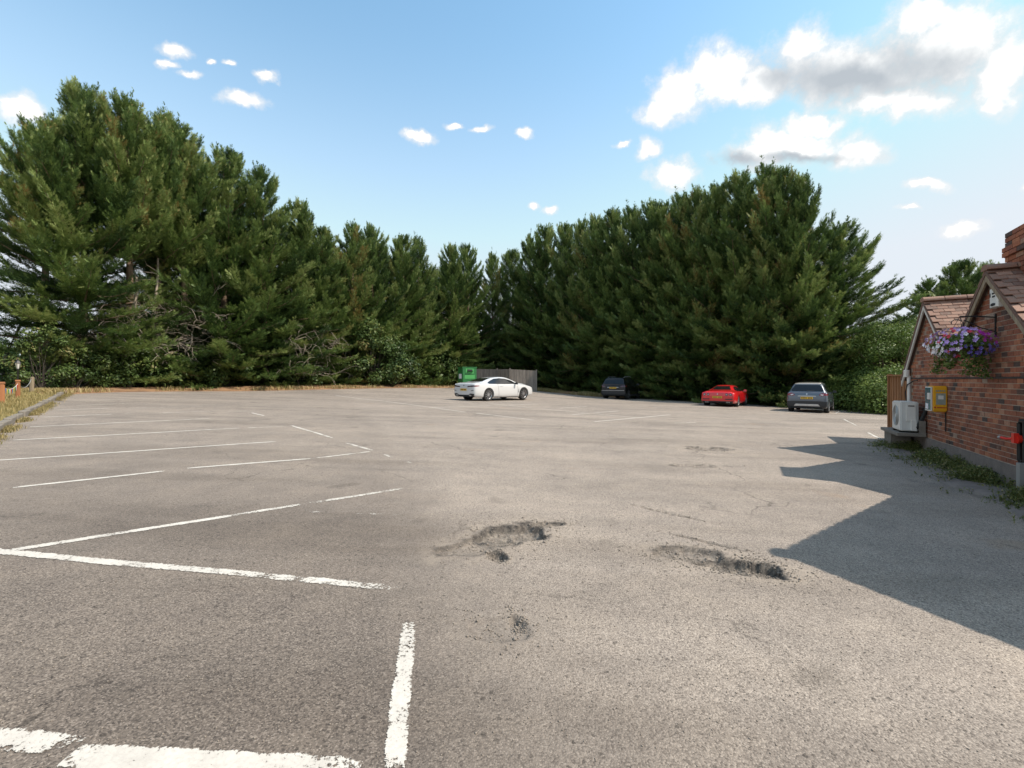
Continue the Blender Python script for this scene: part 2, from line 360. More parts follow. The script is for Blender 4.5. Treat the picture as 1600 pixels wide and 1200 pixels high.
M['plinth'] = simple('plinth_render', (.17, .145, .13), .95, var=.45, scale=7, bumpd=.01)
def mat_tile(name, use_attr):
    m, nt, b, o = mat_new(name); co = worldco(nt); L = nt.links
    t = attr(nt, 'tone') if use_attr else N_(nt, 'ShaderNodeObjectInfo').outputs['Random']
    c = ramp(nt, t, [(0, (.14, .075, .055)), (.5, (.24, .125, .085)), (1, (.33, .19, .135))])
    c = mixc(nt, ramp(nt, noise(nt, 18, 6, .7, co), [(.45, 0.0), (.7, .6)]), c, (.19, .165, .13))
    L.new(c, b.inputs['Base Color']); b.inputs['Roughness'].default_value = .85; bump(nt, b, noise(nt, 70, 4, .6, co), .004); return m
M['tile'] = mat_tile('clay_tile', False); M['tile_j'] = mat_tile('clay_tile_joined', True)
def mat_wood(name, a, c, rough=.8):
    m, nt, b, o = mat_new(name); L = nt.links; co = objco(nt); oi = N_(nt, 'ShaderNodeObjectInfo')
    add = N_(nt, 'ShaderNodeVectorMath', operation='ADD'); L.new(co, add.inputs[0]); L.new(oi.outputs['Random'], add.inputs[1])
    mp = N_(nt, 'ShaderNodeMapping'); mp.inputs['Scale'].default_value = (30, 30, 1.6); L.new(add.outputs[0], mp.inputs[0])
    n = noise(nt, 1, 6, .65, mp.outputs[0]); cc = ramp(nt, n, [(.3, a), (.7, c)])
    cc = mixc(nt, 1.0, cc, ramp(nt, oi.outputs['Random'], [(0, (.78, .78, .78)), (1, (1.15, 1.15, 1.15))]), 'MULTIPLY')
    L.new(cc, b.inputs['Base Color']); b.inputs['Roughness'].default_value = rough; bump(nt, b, n, .004); return m
M['fence_grey'] = mat_wood('weathered_board', (.13, .108, .09), (.29, .25, .215))
M['fence_brown'] = mat_wood('stained_board', (.15, .062, .022), (.36, .17, .065))
M['bollard'] = mat_wood('orange_timber', (.21, .08, .032), (.36, .15, .06))
M['barge_white'] = simple('white_barge', (.55, .53, .49), .6, var=.18, scale=5)
M['barge_wood'] = mat_wood('old_timber', (.13, .10, .07), (.30, .24, .16))
M['white_plastic'] = simple('white_plastic', (.68, .67, .63), .45, var=.06, scale=3)
M['white_metal'] = simple('white_enamel', (.62, .62, .59), .4, var=.08, scale=3)
M['grey_metal'] = simple('grey_metal', (.32, .32, .31), .5, .3, var=.15)
M['lead'] = simple('lead_flashing', (.30, .34, .40), .45, .6, var=.25, scale=9)
M['black_iron'] = simple('black_iron', (.012, .012, .013), .5, .2)
M['rubber'] = simple('rubber', (.014, .014, .014), .75)
M['yellow'] = simple('yellow_enamel', (.72, .36, .012), .4, var=.07, scale=3, coat=.3)
M['teal'] = simple('teal_panel', (.02, .14, .15), .25, var=.4, scale=20)
M['label_grey'] = simple('label_grey', (.27, .30, .26), .5, var=.3, scale=25)
M['red'] = simple('red_enamel', (.62, .025, .012), .4, var=.1)
M['dark_ink'] = simple('dark_ink', (.02, .02, .022), .6)
M['red_ink'] = simple('red_ink', (.42, .03, .01), .6)
M['green_bank'] = simple('green_steel', (.010, .13, .028), .5, var=.2, scale=4, coat=.2)
M['green_light'] = simple('green_label', (.06, .30, .08), .5, var=.2)
M['kerb'] = simple('kerb_concrete', (.19, .17, .145), .95, var=.35, scale=9, bumpd=.01)
M['gravel'] = simple('loose_stone', (.24, .205, .17), .95, var=.6, scale=40)
M['dirt'] = None
def mat_ground(name, stops, scale=1.2):
    m, nt, b, o = mat_new(name); co = worldco(nt)
    f = maths(nt, 'ADD', maths(nt, 'MULTIPLY', noise(nt, scale, 6, .65, co), .6), maths(nt, 'MULTIPLY', noise(nt, scale*14, 5, .7, co), .4))
    nt.links.new(ramp(nt, f, stops), b.inputs['Base Color']); b.inputs['Roughness'].default_value = .95
    bump(nt, b, noise(nt, 40, 5, .7, co), .02); return m
M['dirt'] = mat_ground('leaf_litter', [(.35, (.10, .055, .03)), (.5, (.22, .12, .06)), (.62, (.34, .20, .10)), (.75, (.25, .19, .09))])
M['field'] = mat_ground('rough_ground', [(.35, (.09, .085, .03)), (.5, (.17, .15, .05)), (.7, (.28, .22, .10))], .4)
M['verge'] = mat_ground('verge_turf', [(.35, (.13, .11, .035)), (.5, (.25, .20, .07)), (.7, (.38, .29, .12))], 1.5)
M['road'] = mat_ground('road_tarmac', [(.35, (.10, .10, .10)), (.6, (.15, .145, .14))], .8)
def car_paint(name, col, metal=0, rough=.3, coat=1.0):
    m, nt, b, o = mat_new(name); b.inputs['Base Color'].default_value = (*col, 1); b.inputs['Metallic'].default_value = metal
    co = objco(nt); dirt = ramp(nt, noise(nt, 3, 6, .65, co), [(.4, 0.0), (.8, .12)])
    nt.links.new(mixc(nt, dirt, col, tuple(min(1, .7*x+.06) for x in col)), b.inputs['Base Color'])
    b.inputs['Roughness'].default_value = rough; b.inputs['Coat Weight'].default_value = coat; b.inputs['Coat Roughness'].default_value = .03
    if coat < 1: b.inputs['Specular IOR Level'].default_value = .25
    return m
M['car_white'] = car_paint('white_paint', (.56, .56, .555))
M['car_red'] = car_paint('red_paint', (.58, .008, .012))
M['car_blue'] = car_paint('grey_blue_paint', (.09, .108, .135), .3, .35)
M['car_black'] = car_paint('black_paint', (.003, .003, .0035), 0, .25, .35)
M['roof_grey'] = car_paint('silver_roof_paint', (.42, .39, .35), .4, .35)
M['glass'] = simple('tinted_glass', (.010, .011, .012), .05, var=.1, spec=.5)
M['trim'] = simple('black_trim', (.02, .021, .024), .5)
M['alloy'] = simple('alloy', (.55, .55, .56), .3, .85, var=.08)
M['alloy_dark'] = simple('alloy_dark', (.12, .12, .125), .35, .7)
M['silver_trim'] = simple('silver_trim', (.48, .48, .48), .35, .5)
M['tail_red'] = simple('tail_lamp', (.20, .004, .01), .1, coat=.8)
M['tail_dark'] = simple('tail_lamp_dark', (.055, .006, .01), .1, coat=.8)
M['lamp_clear'] = simple('clear_lamp', (.6, .58, .55), .1, coat=.8)
M['plate'] = simple('yellow_plate', (.72, .42, .02), .4, var=.05)
M['petal_white'] = simple('petal_white', (.75, .72, .76), .6, var=.1)
M['petal_lilac'] = simple('petal_lilac', (.46, .30, .66), .6, var=.25, scale=12)
M['petal_violet'] = simple('petal_violet', (.16, .12, .48), .6, var=.25, scale=12)
M['petal_magenta'] = simple('petal_magenta', (.42, .02, .36), .6, var=.2, scale=12)
M['petal_red'] = simple('petal_red', (.55, .03, .07), .6, var=.2, scale=12)
M['wicker'] = simple('basket_liner', (.10, .07, .04), .9, var=.4, scale=25, bumpd=.01)
M['flags'] = [simple('flag_%d' % i, c, .8) for i, c in enumerate([(.7, .7, .68), (.55, .03, .03), (.05, .12, .45), (.65, .5, .05), (.08, .35, .1)])]

# ------------------------------------------------------------------ ground sheets
rng = np.random.default_rng(3)
def vnoise(x, y, seed=0, s=1.0):
    """cheap smooth value noise"""
    x = np.asarray(x, float)*s; y = np.asarray(y, float)*s
    xi = np.floor(x).astype(int); yi = np.floor(y).astype(int); fx = x-xi; fy = y-yi; fx = fx*fx*(3-2*fx); fy = fy*fy*(3-2*fy)
    def h(a, b):
        n = (a*374761393 + b*668265263 + seed*974711) & 0x7fffffff; n = ((n ^ (n >> 13))*1274126177) & 0x7fffffff; return (n % 10007)/10007.0
    return (h(xi, yi)*(1-fx)+h(xi+1, yi)*fx)*(1-fy) + (h(xi, yi+1)*(1-fx)+h(xi+1, yi+1)*fx)*fy
def fbm(x, y, seed=0, s=1.0, o=4):
    a = 0; amp = .5
    for i in range(o): a = a+amp*vnoise(x, y, seed+i, s*2**i); amp *= .5
    return a
# potholes: list of blobs (px, py, rx m, ry m, depth, rotation)
HOLES = []
def hole(px, py, rx, ry, dep, rot=0, sharp=.5, dark=1.0):
    p = gp(px, py); HOLES.append((p.x, p.y, rx*1.15, ry*1.2, dep*1.5, R(rot), sharp, dark))
hole(806, 832, .30, .20, .055, 30); hole(752, 850, .30, .15, .030, 40, .5, .35); hole(778, 868, .06, .10, .05, 20); hole(852, 819, .15, .05, .03, 10)
hole(1150, 884, .30, .13, .06, -15); hole(1195, 888, .10, .09, .06, 0); hole(1082, 866, .26, .13, .03, -12, .5, .7); hole(1105, 847, .26, .02, .015, -38)
hole(783, 983, .15, .10, .012, 0, .5, .2); hole(809, 971, .035, .075, .02, 20)
hole(1105, 701, .42, .26, .05, 0, .5, .6); hole(1085, 728, .3, .1, .025, 0, .5, .4); hole(1050, 803, .26, .015, .012, -42); hole(1500, 760, .25, .2, .01, 0, .5, .2)
def holes(x, y):
    x = np.asarray(x, float); y = np.asarray(y, float); dz = np.zeros_like(x); dk = np.zeros_like(x); rm = np.zeros_like(x); du = np.zeros_like(x)
    for i, (cx, cy, rx, ry, dep, rot, sharp, dark) in enumerate(HOLES):
        dx, dy = x-cx, y-cy; a = dx*math.cos(rot)+dy*math.sin(rot); b = -dx*math.sin(rot)+dy*math.cos(rot)
        q = np.sqrt((a/rx)**2+(b/ry)**2) + (fbm(x, y, 11+i, 7.0, 4)-.47)*.9
        s = 1-sstep(.80, 1.0, q); bowl = s*(.55+.45*(1-np.clip(q, 0, 1)**2)); dz = np.minimum(dz, -dep*bowl); dk = np.maximum(dk, dark*s)
        near = np.exp(-((q-.93)/.12)**2)*(.6+.4*dark); rm = np.maximum(rm, near*np.clip(dep/.04, .3, 1)); du = np.maximum(du, np.exp(-((q-1.25)/.35)**2)*np.clip(dep/.05, 0, 1))
    rough = (fbm(x, y, 40, 22.0, 4)-.47)*.055*np.clip(dk, 0, 1)
    return dz+rough, dk, rm, du
def axis(parts):
    out = []
    for a, b, st in parts: out += list(np.arange(a, b, st))
    return np.array(out+[parts[-1][1]])
def grid_mesh(name, xs, ys, zf, keep=None, attrs=None):
    X, Y = np.meshgrid(xs, ys); Z = zf(X, Y); V = np.stack([X, Y, Z], -1).reshape(-1, 3)
    nx, ny = len(xs), len(ys); i = np.arange((ny-1)*(nx-1)); r = i//(nx-1); c = i % (nx-1); b = r*nx+c
    Fc = np.stack([b, b+1, b+nx+1, b+nx], -1)
    at = {k: ('POINT', f(X, Y).ravel()) for k, f in (attrs or {}).items()}
    return mesh_np(name, V, Fc, at, smooth=True)
xs = axis([(-34, -12, .5), (-12, -1.5, .25), (-1.5, -.6, .05), (-.6, 2.3, .014), (2.3, 5, .05), (5, 12, .25), (12, 34, .5)])
ys = axis([(-12, 1, .5), (1, 2.1, .1), (2.1, 4.6, .014), (4.6, 8, .05), (8, 11, .06), (11, 20, .3), (20, 62, .5)])
car_park = new_obj('car_park', grid_mesh('car_park', xs, ys, lambda x, y: gz(x, y)+holes(x, y)[0], attrs={'hole': lambda x, y: holes(x, y)[1], 'rim': lambda x, y: holes(x, y)[2], 'dust': lambda x, y: holes(x, y)[3]}), M['asphalt'])
tag(car_park, kind='structure')
xs = axis([(-900, -100, 100), (-100, 100, 5), (100, 900, 100)]); ys = axis([(-300, -50, 50), (-50, 100, 5), (100, 1500, 100)])
ground = tag(new_obj('ground', grid_mesh('ground', xs, ys, lambda x, y: gz(x, y)-.16), M['field']), kind='structure')

# loose chippings round the broken patches: real stones, nobody could count them
def stones():
    r = np.random.default_rng(8); P = []; Sz = []
    for i, (cx, cy, rx, ry, dep, rot, sharp, dark) in enumerate(HOLES):
        n = int(700*dark*min(1, rx*ry*40)); q = r.normal(0, .75, (n, 2)); a = q[:, 0]*rx*1.1; b = q[:, 1]*ry*1.3
        P.append(np.stack([cx+a*math.cos(rot)-b*math.sin(rot), cy+a*math.sin(rot)+b*math.cos(rot)], 1)); Sz.append(r.uniform(.002, .0085, n)*(1+.8*(r.random(n) > .96)))
    n = 6500; q = np.stack([r.uniform(-2.5, 5, n), 1.4+6.5*r.random(n)**1.4], 1); P.append(q); Sz.append(r.uniform(.002, .0055, n))
    P = np.concatenate(P); Sz = np.concatenate(Sz); z = gz(P[:, 0], P[:, 1])+holes(P[:, 0], P[:, 1])[0]
    base = np.array([(1, 0, 0), (-1, 0, 0), (0, 1, 0), (0, -1, 0), (0, 0, .7), (0, 0, -.7)], float)
    tri = np.array([(0, 2, 4), (2, 1, 4), (1, 3, 4), (3, 0, 4), (2, 0, 5), (1, 2, 5), (3, 1, 5), (0, 3, 5)])
    k = len(P); jit = r.uniform(.6, 1.3, (k, 6, 1)); an = r.uniform(0, 6.28, k); ca, sa = np.cos(an), np.sin(an)
    B = base[None]*jit*Sz[:, None, None]; Xr = B[..., 0]*ca[:, None]-B[..., 1]*sa[:, None]; Yr = B[..., 0]*sa[:, None]+B[..., 1]*ca[:, None]
    V = np.stack([Xr+P[:, :1], Yr+P[:, 1:], B[..., 2]+z[:, None]+Sz[:, None]*.4], -1).reshape(-1, 3)
    Fc = (tri[None]+(np.arange(k)*6)[:, None, None]).reshape(-1, 3)
    return mesh_np('loose_chippings', V, Fc)
tag(new_obj('loose_chippings', stones(), M['gravel']), 'loose grey stone chippings scattered around the potholes', 'gravel', kind='stuff')

# ------------------------------------------------------------------ painted lines
def line(p0, p1, w=.09, wear=(.42, .42), n=None):
    a, b = gp(*p0), gp(*p1); d = (b-a); Ln = d.length; d.normalize(); s = Vector((-d.y, d.x, 0)).normalized()
    n = max(2, int(Ln/.12)); V = []; E = []; Wr = []; Fc = []
    for i in range(n+1):
        t = i/n; c = a.lerp(b, t); wob = (float(vnoise(c.x, c.y, 77, 1.5))-.5)*.02
        for e in (-1, -.6, 0, .6, 1):
            q = c+s*(e*w/2+wob); V.append((q.x, q.y, float(gz(q.x, q.y)+holes(q.x, q.y)[0]*.0)+.004)); E.append(abs(e))
            end = max(0, 1-min(t, 1-t)*Ln/.06)*.12
            Wr.append(wear[0]+(wear[1]-wear[0])*t+end)
    for i in range(n):
        for k in range(4): b0 = i*5+k; Fc.append((b0, b0+1, b0+6, b0+5))
    o = new_obj('painted_line', mesh_np('painted_line', V, Fc, {'edge': ('POINT', E), 'wear': ('POINT', Wr)}), M['paint'], car_park)
    return o
for a in [((-60,857),(622,920),.10,(.39,.47)), ((-4,864),(480,787),.095,(.40,.48)), ((480,787),(642,762),.09,(.44,.50)),
          ((-60,1152),(122,1168),.115,(.40,.43)), ((105,1184),(560,1208),.125,(.35,.42)), ((641,972),(611,1225),.095,(.42,.43)),
          ((20,762),(262,736),.085,(.35,.42)), ((293,732),(492,716),.085,(.35,.42)), ((492,716),(585,705),.08,(.46,.49)),
          ((-12,720),(432,690),.085,(.35,.42)), ((20,688),(375,669),.085,(.35,.42)), ((380,669),(455,666),.08,(.5,.5)),
          ((47,667),(330,654),.085,(.35,.42)), ((66,652),(182,647),.085,(.37,.43)), ((190,646),(216,645),.08,(.46,.5)), ((248,645),(335,643),.08,(.46,.5)), ((350,643),(420,642),.08,(.52,.52)),
          ((85,641),(172,638),.085,(.37,.43)), ((200,638),(322,635),.08,(.44,.5)), ((118,634),(206,630),.08,(.44,.48)), ((135,625.5),(202,624),.08,(.44,.48)), ((215,624),(252,623.5),.08,(.48,.5)),
          ((393,645),(414,650),.085,(.42,.45)), ((455,665),(522,685),.085,(.43,.48)), ((540,692),(582,704),.085,(.45,.45)), ((596,709),(650,726),.08,(.52,.54)),
          ((470,799),(516,801),.07,(.48,.49)), ((540,802),(640,805),.06,(.54,.55)),
          ((525,618),(600,627),.085,(0.41,0.43)), ((600,627),(728,644),.085,(0.39,0.41)), ((743,645.5),(837,657),.085,(0.37,0.43)), ((766,631),(830,637),.085,(0.41,0.41)), ((845,639),(1000,653.5),.085,(0.40,0.43)),
          ((678,637),(768,634),.085,(0.41,0.42)), ((795,633),(842,631.5),.085,(0.39,0.43)), ((874,638),(918,635),.085,(0.40,0.43)), ((892,648),(968,642),.085,(0.41,0.41)), ((928,659),(1048,648),.085,(0.37,0.41)), ((1050,661),(1090,660),.08,(0.45,0.47)),
          ((1318,655),(1338,665),.085,(.45,.48)), ((1356,676),(1378,687),.085,(.43,.43)), ((1306,646),(1314,641),.085,(.42,.42)),
          ((655,618.5),(700,622),.08,(.48,.5)), ((880,633.5),(960,639),.08,(.5,.5))]:
    line(*a)

# ------------------------------------------------------------------ beds, verge, road
def strip_sheet(name, inner, outer, mat, lift=.02, nseg=60, mound=.12, jag=.12, kind='structure'):
    """sheet between two ground polylines (inner = seen edge)"""
    def samp(pl, t):
        d = [0]
        for a, b in zip(pl, pl[1:]): d.append(d[-1]+(b-a).length)
        x = t*d[-1]
        for i in range(len(pl)-1):
            if x <= d[i+1]+1e-6: return pl[i].lerp(pl[i+1], (x-d[i])/max(1e-6, d[i+1]-d[i]))
        return pl[-1]
    V = []; K = 9
    for i in range(nseg+1):
        a, b = samp(inner, i/nseg), samp(outer, i/nseg); dv = (b-a)
        j = (float(fbm(a.x, a.y, 5, 1.7))-.5)*2*jag
        for k in range(K):
            t = (k/(K-1))**1.6; p = a+dv.normalized()*j*(1-t)+dv*t
            z = float(gz(p.x, p.y))+lift+mound*min(1, t*5)+(float(fbm(p.x, p.y, 9, 1.3))-.45)*mound*.8*min(1, t*6)
            if k == 0: z = float(gz(p.x, p.y))-.02
            V.append((p.x, p.y, z))
    Fc = [(i*K+k, i*K+k+1, (i+1)*K+k+1, (i+1)*K+k) for i in range(nseg) for k in range(K-1)]
    return tag(new_obj(name, mesh_np(name, V, Fc, smooth=True), mat), kind=kind)
LA, LC = Vector((-23.8, 25.6, 0)), Vector((-2.2, 54.9, 0))         # axis of the sunlit row
RA, RC = Vector((1.2, 56.1, 0)), Vector((21.1, 28.4, 0))         # axis of the shaded row
bedL = [gp(*p) for p in [(70, 622), (120, 615.5), (180, 613), (250, 612), (330, 611.5), (400, 611), (540, 608), (640, 606.5), (720, 606)]]
bedR = [gp(*p) for p in [(700, 606), (838, 611), (925, 619.5), (1000, 622), (1085, 625), (1195, 631), (1310, 638), (1390, 645), (1430, 648)]]
nL = Vector((-.805, .593, 0)); nR = Vector((.81, .587, 0))
strip_sheet('planting_bed', bedL, [p+nL*9 for p in bedL], M['dirt'], nseg=110)
strip_sheet('planting_bed', bedR, [p+nR*9 for p in bedR], M['dirt'], nseg=110)
kerbA, kerbB = gp(-70, 716), gp(104, 616)
kd = (kerbB-kerbA).normalized(); kn = Vector((-kd.y, kd.x, 0)); kn = kn if kn.x < 0 else -kn
kl = [kerbA-kd*9, kerbA, kerbA.lerp(kerbB, .33), kerbA.lerp(kerbB, .66), kerbB, kerbB+kd*1.5]
verge = strip_sheet('grass_verge', [p+kn*.16 for p in kl], [p+kn*13 for p in kl], M['verge'], lift=.10, nseg=90, mound=.10, jag=.03)
kerb = tag(empty('kerb', kerbA), kind='structure')
kbm = MB(); kbm.box((0, 0, 0), (.13, .86, .26)); km = kbm.mesh('kerb_stone')
bmk = bmesh.new(); bmk.from_mesh(km); bmesh.ops.bevel(bmk, geom=bmk.edges[:], offset=.02, segments=1, affect='EDGES'); bmk.to_mesh(km); bmk.free()
kl_len = (kerbB-kerbA).length; rk = random.Random(2)
for i in range(-6, int(kl_len/.9)+1):
    c = kerbA+kd*(.45+.9*i)+kn*(.08+rk.uniform(-.015, .015))
    o = new_obj('kerb_stone', km, M['kerb'], kerb); o.location = Vector((c.x, c.y, float(gz(c.x, c.y))+rk.uniform(-.01, .025)))-kerb.location
    o.rotation_euler = (rk.uniform(-.03, .03), rk.uniform(-.08, .08), math.atan2(kd.y, kd.x)-math.pi/2+rk.uniform(-.03, .03))
rc = Vector((-38, 33, 0)); rd = Vector((.30, .954, 0)); rn = Vector((-rd.y, rd.x, 0))
def ribbon(name, c, d, n, w, L0, L1, lift, mat):
    V = []; Fc = []; m = int((L1-L0)/2)
    for i in range(m+1):
        p = c+d*(L0+(L1-L0)*i/m)
        for k in range(7): q = p+n*(w*(k/6-.5)); V.append((q.x, q.y, float(gz(q.x, q.y))+lift))
    Fc = [(i*7+k, i*7+k+1, i*7+k+8, i*7+k+7) for i in range(m) for k in range(6)]
    return tag(new_obj(name, mesh_np(name, V, Fc), mat), kind='structure')
ribbon('road', rc, rd, rn, 8, -60, 60, .03, M['road'])

# ------------------------------------------------------------------ vegetation generators
def norm(a): return a/np.maximum(1e-9, np.linalg.norm(a, axis=-1, keepdims=True))
def sprays_mesh(name, O, D, Ln, tone, r, blades=4, w=.035, spread=.85):
    """flat fern-like sprays: O origins, D directions, Ln lengths"""
    n = len(O); up = np.array([0, 0, 1.0]); side = norm(np.cross(D, up+r.normal(0, .45, (n, 3)))); nor = np.cross(side, D)
    tris = []; 
    def tri(start, dirv, ln, wd):
        q = norm(np.cross(dirv, nor)); a = start-q*wd[:, None]; b = start+q*wd[:, None]; c = start+dirv*ln[:, None]
        tris.append(np.stack([a, b, c], 1))
    for j in range(blades):
        f = (j+.2)/blades; st = O+D*(Ln*f*.85)[:, None]
        for sg in (-1, 1):
            an = spread*(1-.45*f)*r.uniform(.75, 1.25, n)
            dv = norm(D*np.cos(an)[:, None]+side*(sg*np.sin(an))[:, None]+nor*r.normal(0, .14, n)[:, None])
            tri(st, dv, Ln*(.62-.34*f)*r.uniform(.7, 1.2, n), np.full(n, w)*r.uniform(.7, 1.2, n))
    tri(O, D, Ln, np.full(n, w*.8))
    T = np.concatenate(tris, 0); V = T.reshape(-1, 3); Fc = np.arange(len(V)).reshape(-1, 3)
    tn = np.tile(tone, len(tris)) + r.normal(0, .05, len(Fc))
    return mesh_np(name, V, Fc, {'tone': ('FACE', np.clip(tn, 0, 1))})
def conifer(seed, H=16.0, bare=.012, rmax=4.4, nl=150, lean=0.0):
    """trunk-and-limb mesh, foliage mesh"""
    r = np.random.default_rng(seed); tm = MB(); O = []; D = []; Ls = []; Tn = []
    pts = []; 
    for i in range(12): t = i/11; pts.append((.25*math.sin(t*3+seed)*t, .25*math.cos(t*2.3+seed)*t, H*.97*t))
    tm.tube(pts, [max(.02, .30*(1-.95*(i/11)**.8)) for i in range(12)], 9)
    P = np.array(pts)
    env_f = np.array([0, .08, .22, .4, .58, .75, .88, .96, 1.0]); env_r = np.array([1.02, 1.06, 1.04, .97, .84, .63, .41, .21, .05])*rmax
    leaders = [(r.uniform(0, 6.28), r.uniform(.4, 1.5)) for _ in range(4)]
    skirt = 0 if bare > .1 else 52
    for i in range(nl+skirt):
        f = bare+(.985-bare)*((i+r.uniform(0, 1))/nl)**1.05 if i < nl else r.uniform(.01, .36)
        az = i*2.39996+r.normal(0, .35); L = np.interp(f, env_f, env_r)*r.uniform(.6, 1.14)
        if bare > .1 and f < bare+.05: L *= .75
        el = np.interp(f, [0, .3, .7, 1], [R(-6), R(18), R(40), R(60)])+r.normal(0, .12)
        if i >= nl: el = r.uniform(-.32, .02)+f*.5; L *= 1.05
        base = np.array([np.interp(f*.97*H/.97, P[:, 2], P[:, k]) for k in range(2)]+[f*H*.95])
        steps = 7; p = base.copy(); lp = [p.copy()]; dirs = []
        for s in range(steps):
            t = s/steps; e = el-.10*math.sin(t*3.0)+R(30)*t*t; a2 = az+.15*math.sin(t*2+i)
            d = np.array([math.cos(e)*math.cos(a2), math.cos(e)*math.sin(a2), math.sin(e)]); p = p+d*L/steps; lp.append(p.copy()); dirs.append(d)
        dirs.append(dirs[-1])
        if i % 2 == 0: tm.tube(lp, [.05*(1-.85*k/steps)*(.5+L/6) for k in range(steps+1)], 4, caps=False)
        lp = np.array(lp); dirs = np.array(dirs)
        limb_tone = np.clip(r.normal(.50, .22), .03, .94)
        m = max(5, int(L*6.6))
        for k in range(m):
            t = .12+.88*(k+.5*r.random())/m; idx = t*steps; i0 = min(int(idx), steps-1); fr = idx-i0
            q = lp[i0]*(1-fr)+lp[i0+1]*fr; d = dirs[i0]
            sg = 1 if k % 2 else -1; yaw = sg*r.uniform(.25, .8); c, s_ = math.cos(yaw), math.sin(yaw)
            pd = np.array([d[0]*c-d[1]*s_, d[0]*s_+d[1]*c, d[2]+r.normal(.14, .13)]); pd /= np.linalg.norm(pd)
            pl = (.5+1.0*(1-t))*r.uniform(.6, 1.2)*min(1.0, .45+L/4)
            ns = max(3, int(pl/.075))
            tt = (np.arange(ns)+r.random(ns))/ns
            o = q+pd*(tt*pl)[:, None]+r.normal(0, .05, (ns, 3)); o[:, 2] += .10*pl*tt*tt
            dd = norm(pd+r.normal(0, .40, (ns, 3))*np.array([1, 1, .55])*(1-.6*tt)[:, None]+np.array([0, 0, .10]))
            O.append(o); D.append(dd); Ls.append(r.uniform(.30, .56, ns)*(1-.5*tt)); Tn.append(np.clip(limb_tone-.14+r.normal(0, .10, ns)+.42*tt*t, 0, .96))  # base-to-tip tone: paler new growth, with highlights and inner shade painted in
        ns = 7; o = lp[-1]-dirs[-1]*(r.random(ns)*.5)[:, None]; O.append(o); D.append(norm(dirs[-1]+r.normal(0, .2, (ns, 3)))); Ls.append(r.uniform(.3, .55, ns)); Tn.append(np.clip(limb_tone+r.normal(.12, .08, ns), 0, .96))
    # fine leaders poking out of the top
    for a, rr in leaders:
        b = np.array([math.cos(a)*rr*.5, math.sin(a)*rr*.5, H*(.97-.09*rr)]); ns = 26; tt = r.random(ns)
        o = b+np.array([math.cos(a)*.25, math.sin(a)*.25, 1])*(tt*1.5)[:, None]; O.append(o)
        dd = r.normal(0, 1, (ns, 3)); dd[:, 2] = np.abs(dd[:, 2])+.7; D.append(norm(dd)); Ls.append(r.uniform(.2, .42, ns)*(1.15-.7*tt)); Tn.append(np.clip(r.normal(.45, .12, ns), 0, .95))
    O = np.concatenate(O); D = np.concatenate(D); Ls = np.concatenate(Ls); Tn = np.concatenate(Tn)
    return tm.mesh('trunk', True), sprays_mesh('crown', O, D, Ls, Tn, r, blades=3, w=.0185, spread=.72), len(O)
def leaves_mesh(name, P, Nn, size, tone, r):
    n = len(P); t = norm(np.cross(Nn, r.normal(0, 1, (n, 3)))); b = np.cross(Nn, t); s = size[:, None]
    V = np.stack([P-t*s, P-b*s*.55+Nn*s*.12, P+t*s, P+b*s*.55+Nn*s*.12], 1).reshape(-1, 3); Fc = np.arange(n*4).reshape(-1, 4)
    return mesh_np(name, V, Fc, {'tone': ('FACE', np.clip(tone, 0, 1))})
def leafy(seed, rx, ry, h, nleaf, lsize, nclump=34, mode='shrub'):
    """crown of leaf clumps on a branching stem; origin at ground"""
    r = np.random.default_rng(seed); tm = MB(); Ps = []; Ns = []; Sz = []; Tn = []
    for i in range(nclump):
        th = r.uniform(0, 6.283); f = r.uniform(.08, 1)**.8; rad = math.sqrt(r.uniform(.1, 1))*math.sqrt(max(.04, 1-(f if mode == 'shrub' else abs(2*f-1))**2.2))
        z = h*(f*.95 if mode == 'shrub' else .25+.72*f); c = np.array([rx*rad*math.cos(th), ry*rad*math.sin(th), z])
        cr = r.uniform(.16, .30)*min(rx, h)*1.15; n = int(nleaf/nclump*r.uniform(.6, 1.4)); ct = r.normal(.5, .17)
        d = norm(r.normal(0, 1, (n, 3))); rr = cr*r.uniform(.35, 1.05, n)**.6
        p = c+d*rr[:, None]*np.array([1, 1, .8])+r.normal(0, cr*.13, (n, 3)); p[:, 2] = np.maximum(p[:, 2], .02)
        Ps.append(p); Ns.append(norm(d+np.array([0, 0, .55])+r.normal(0, .5, (n, 3)))); Sz.append(lsize*r.uniform(.6, 1.35, n)); Tn.append(np.clip(ct+r.normal(0, .13, n), 0, 1))
        b0 = np.array([0, 0, 0.0]) if mode == 'shrub' else np.array([0, 0, h*.2*r.uniform(.6, 1.6)])
        mid = (b0+c)/2+r.normal(0, .12*rx, 3); mid[2] = max(mid[2], .05)
        tm.tube([b0, mid, c], [.006*h**.5+.004, .005*h**.5+.003, .004] if mode == 'shrub' else [.018*h**.5+.012, .014*h**.5+.006, .008], 5, caps=False)
    if mode != 'shrub': tm.tube([(0, 0, -.2), (0, 0, h*.3), (.1, .05, h*.75)], [.03*h, .022*h, .006*h], 8)
    return tm.mesh('trunk', True), leaves_mesh('crown', np.concatenate(Ps), np.concatenate(Ns), np.concatenate(Sz), np.concatenate(Tn), r)
def place(kind, meshes, p, rz, sc, label, cat, group, mats, sink=.1):
    e = empty(kind, (p.x, p.y, float(gz(p.x, p.y))-sink), rz); e.scale = sc if hasattr(sc, '__len__') else (sc, sc, sc)
    new_obj('trunk', meshes[0], mats[0], e); new_obj('crown', meshes[1], mats[1], e)
    return tag(e, label, cat, group)

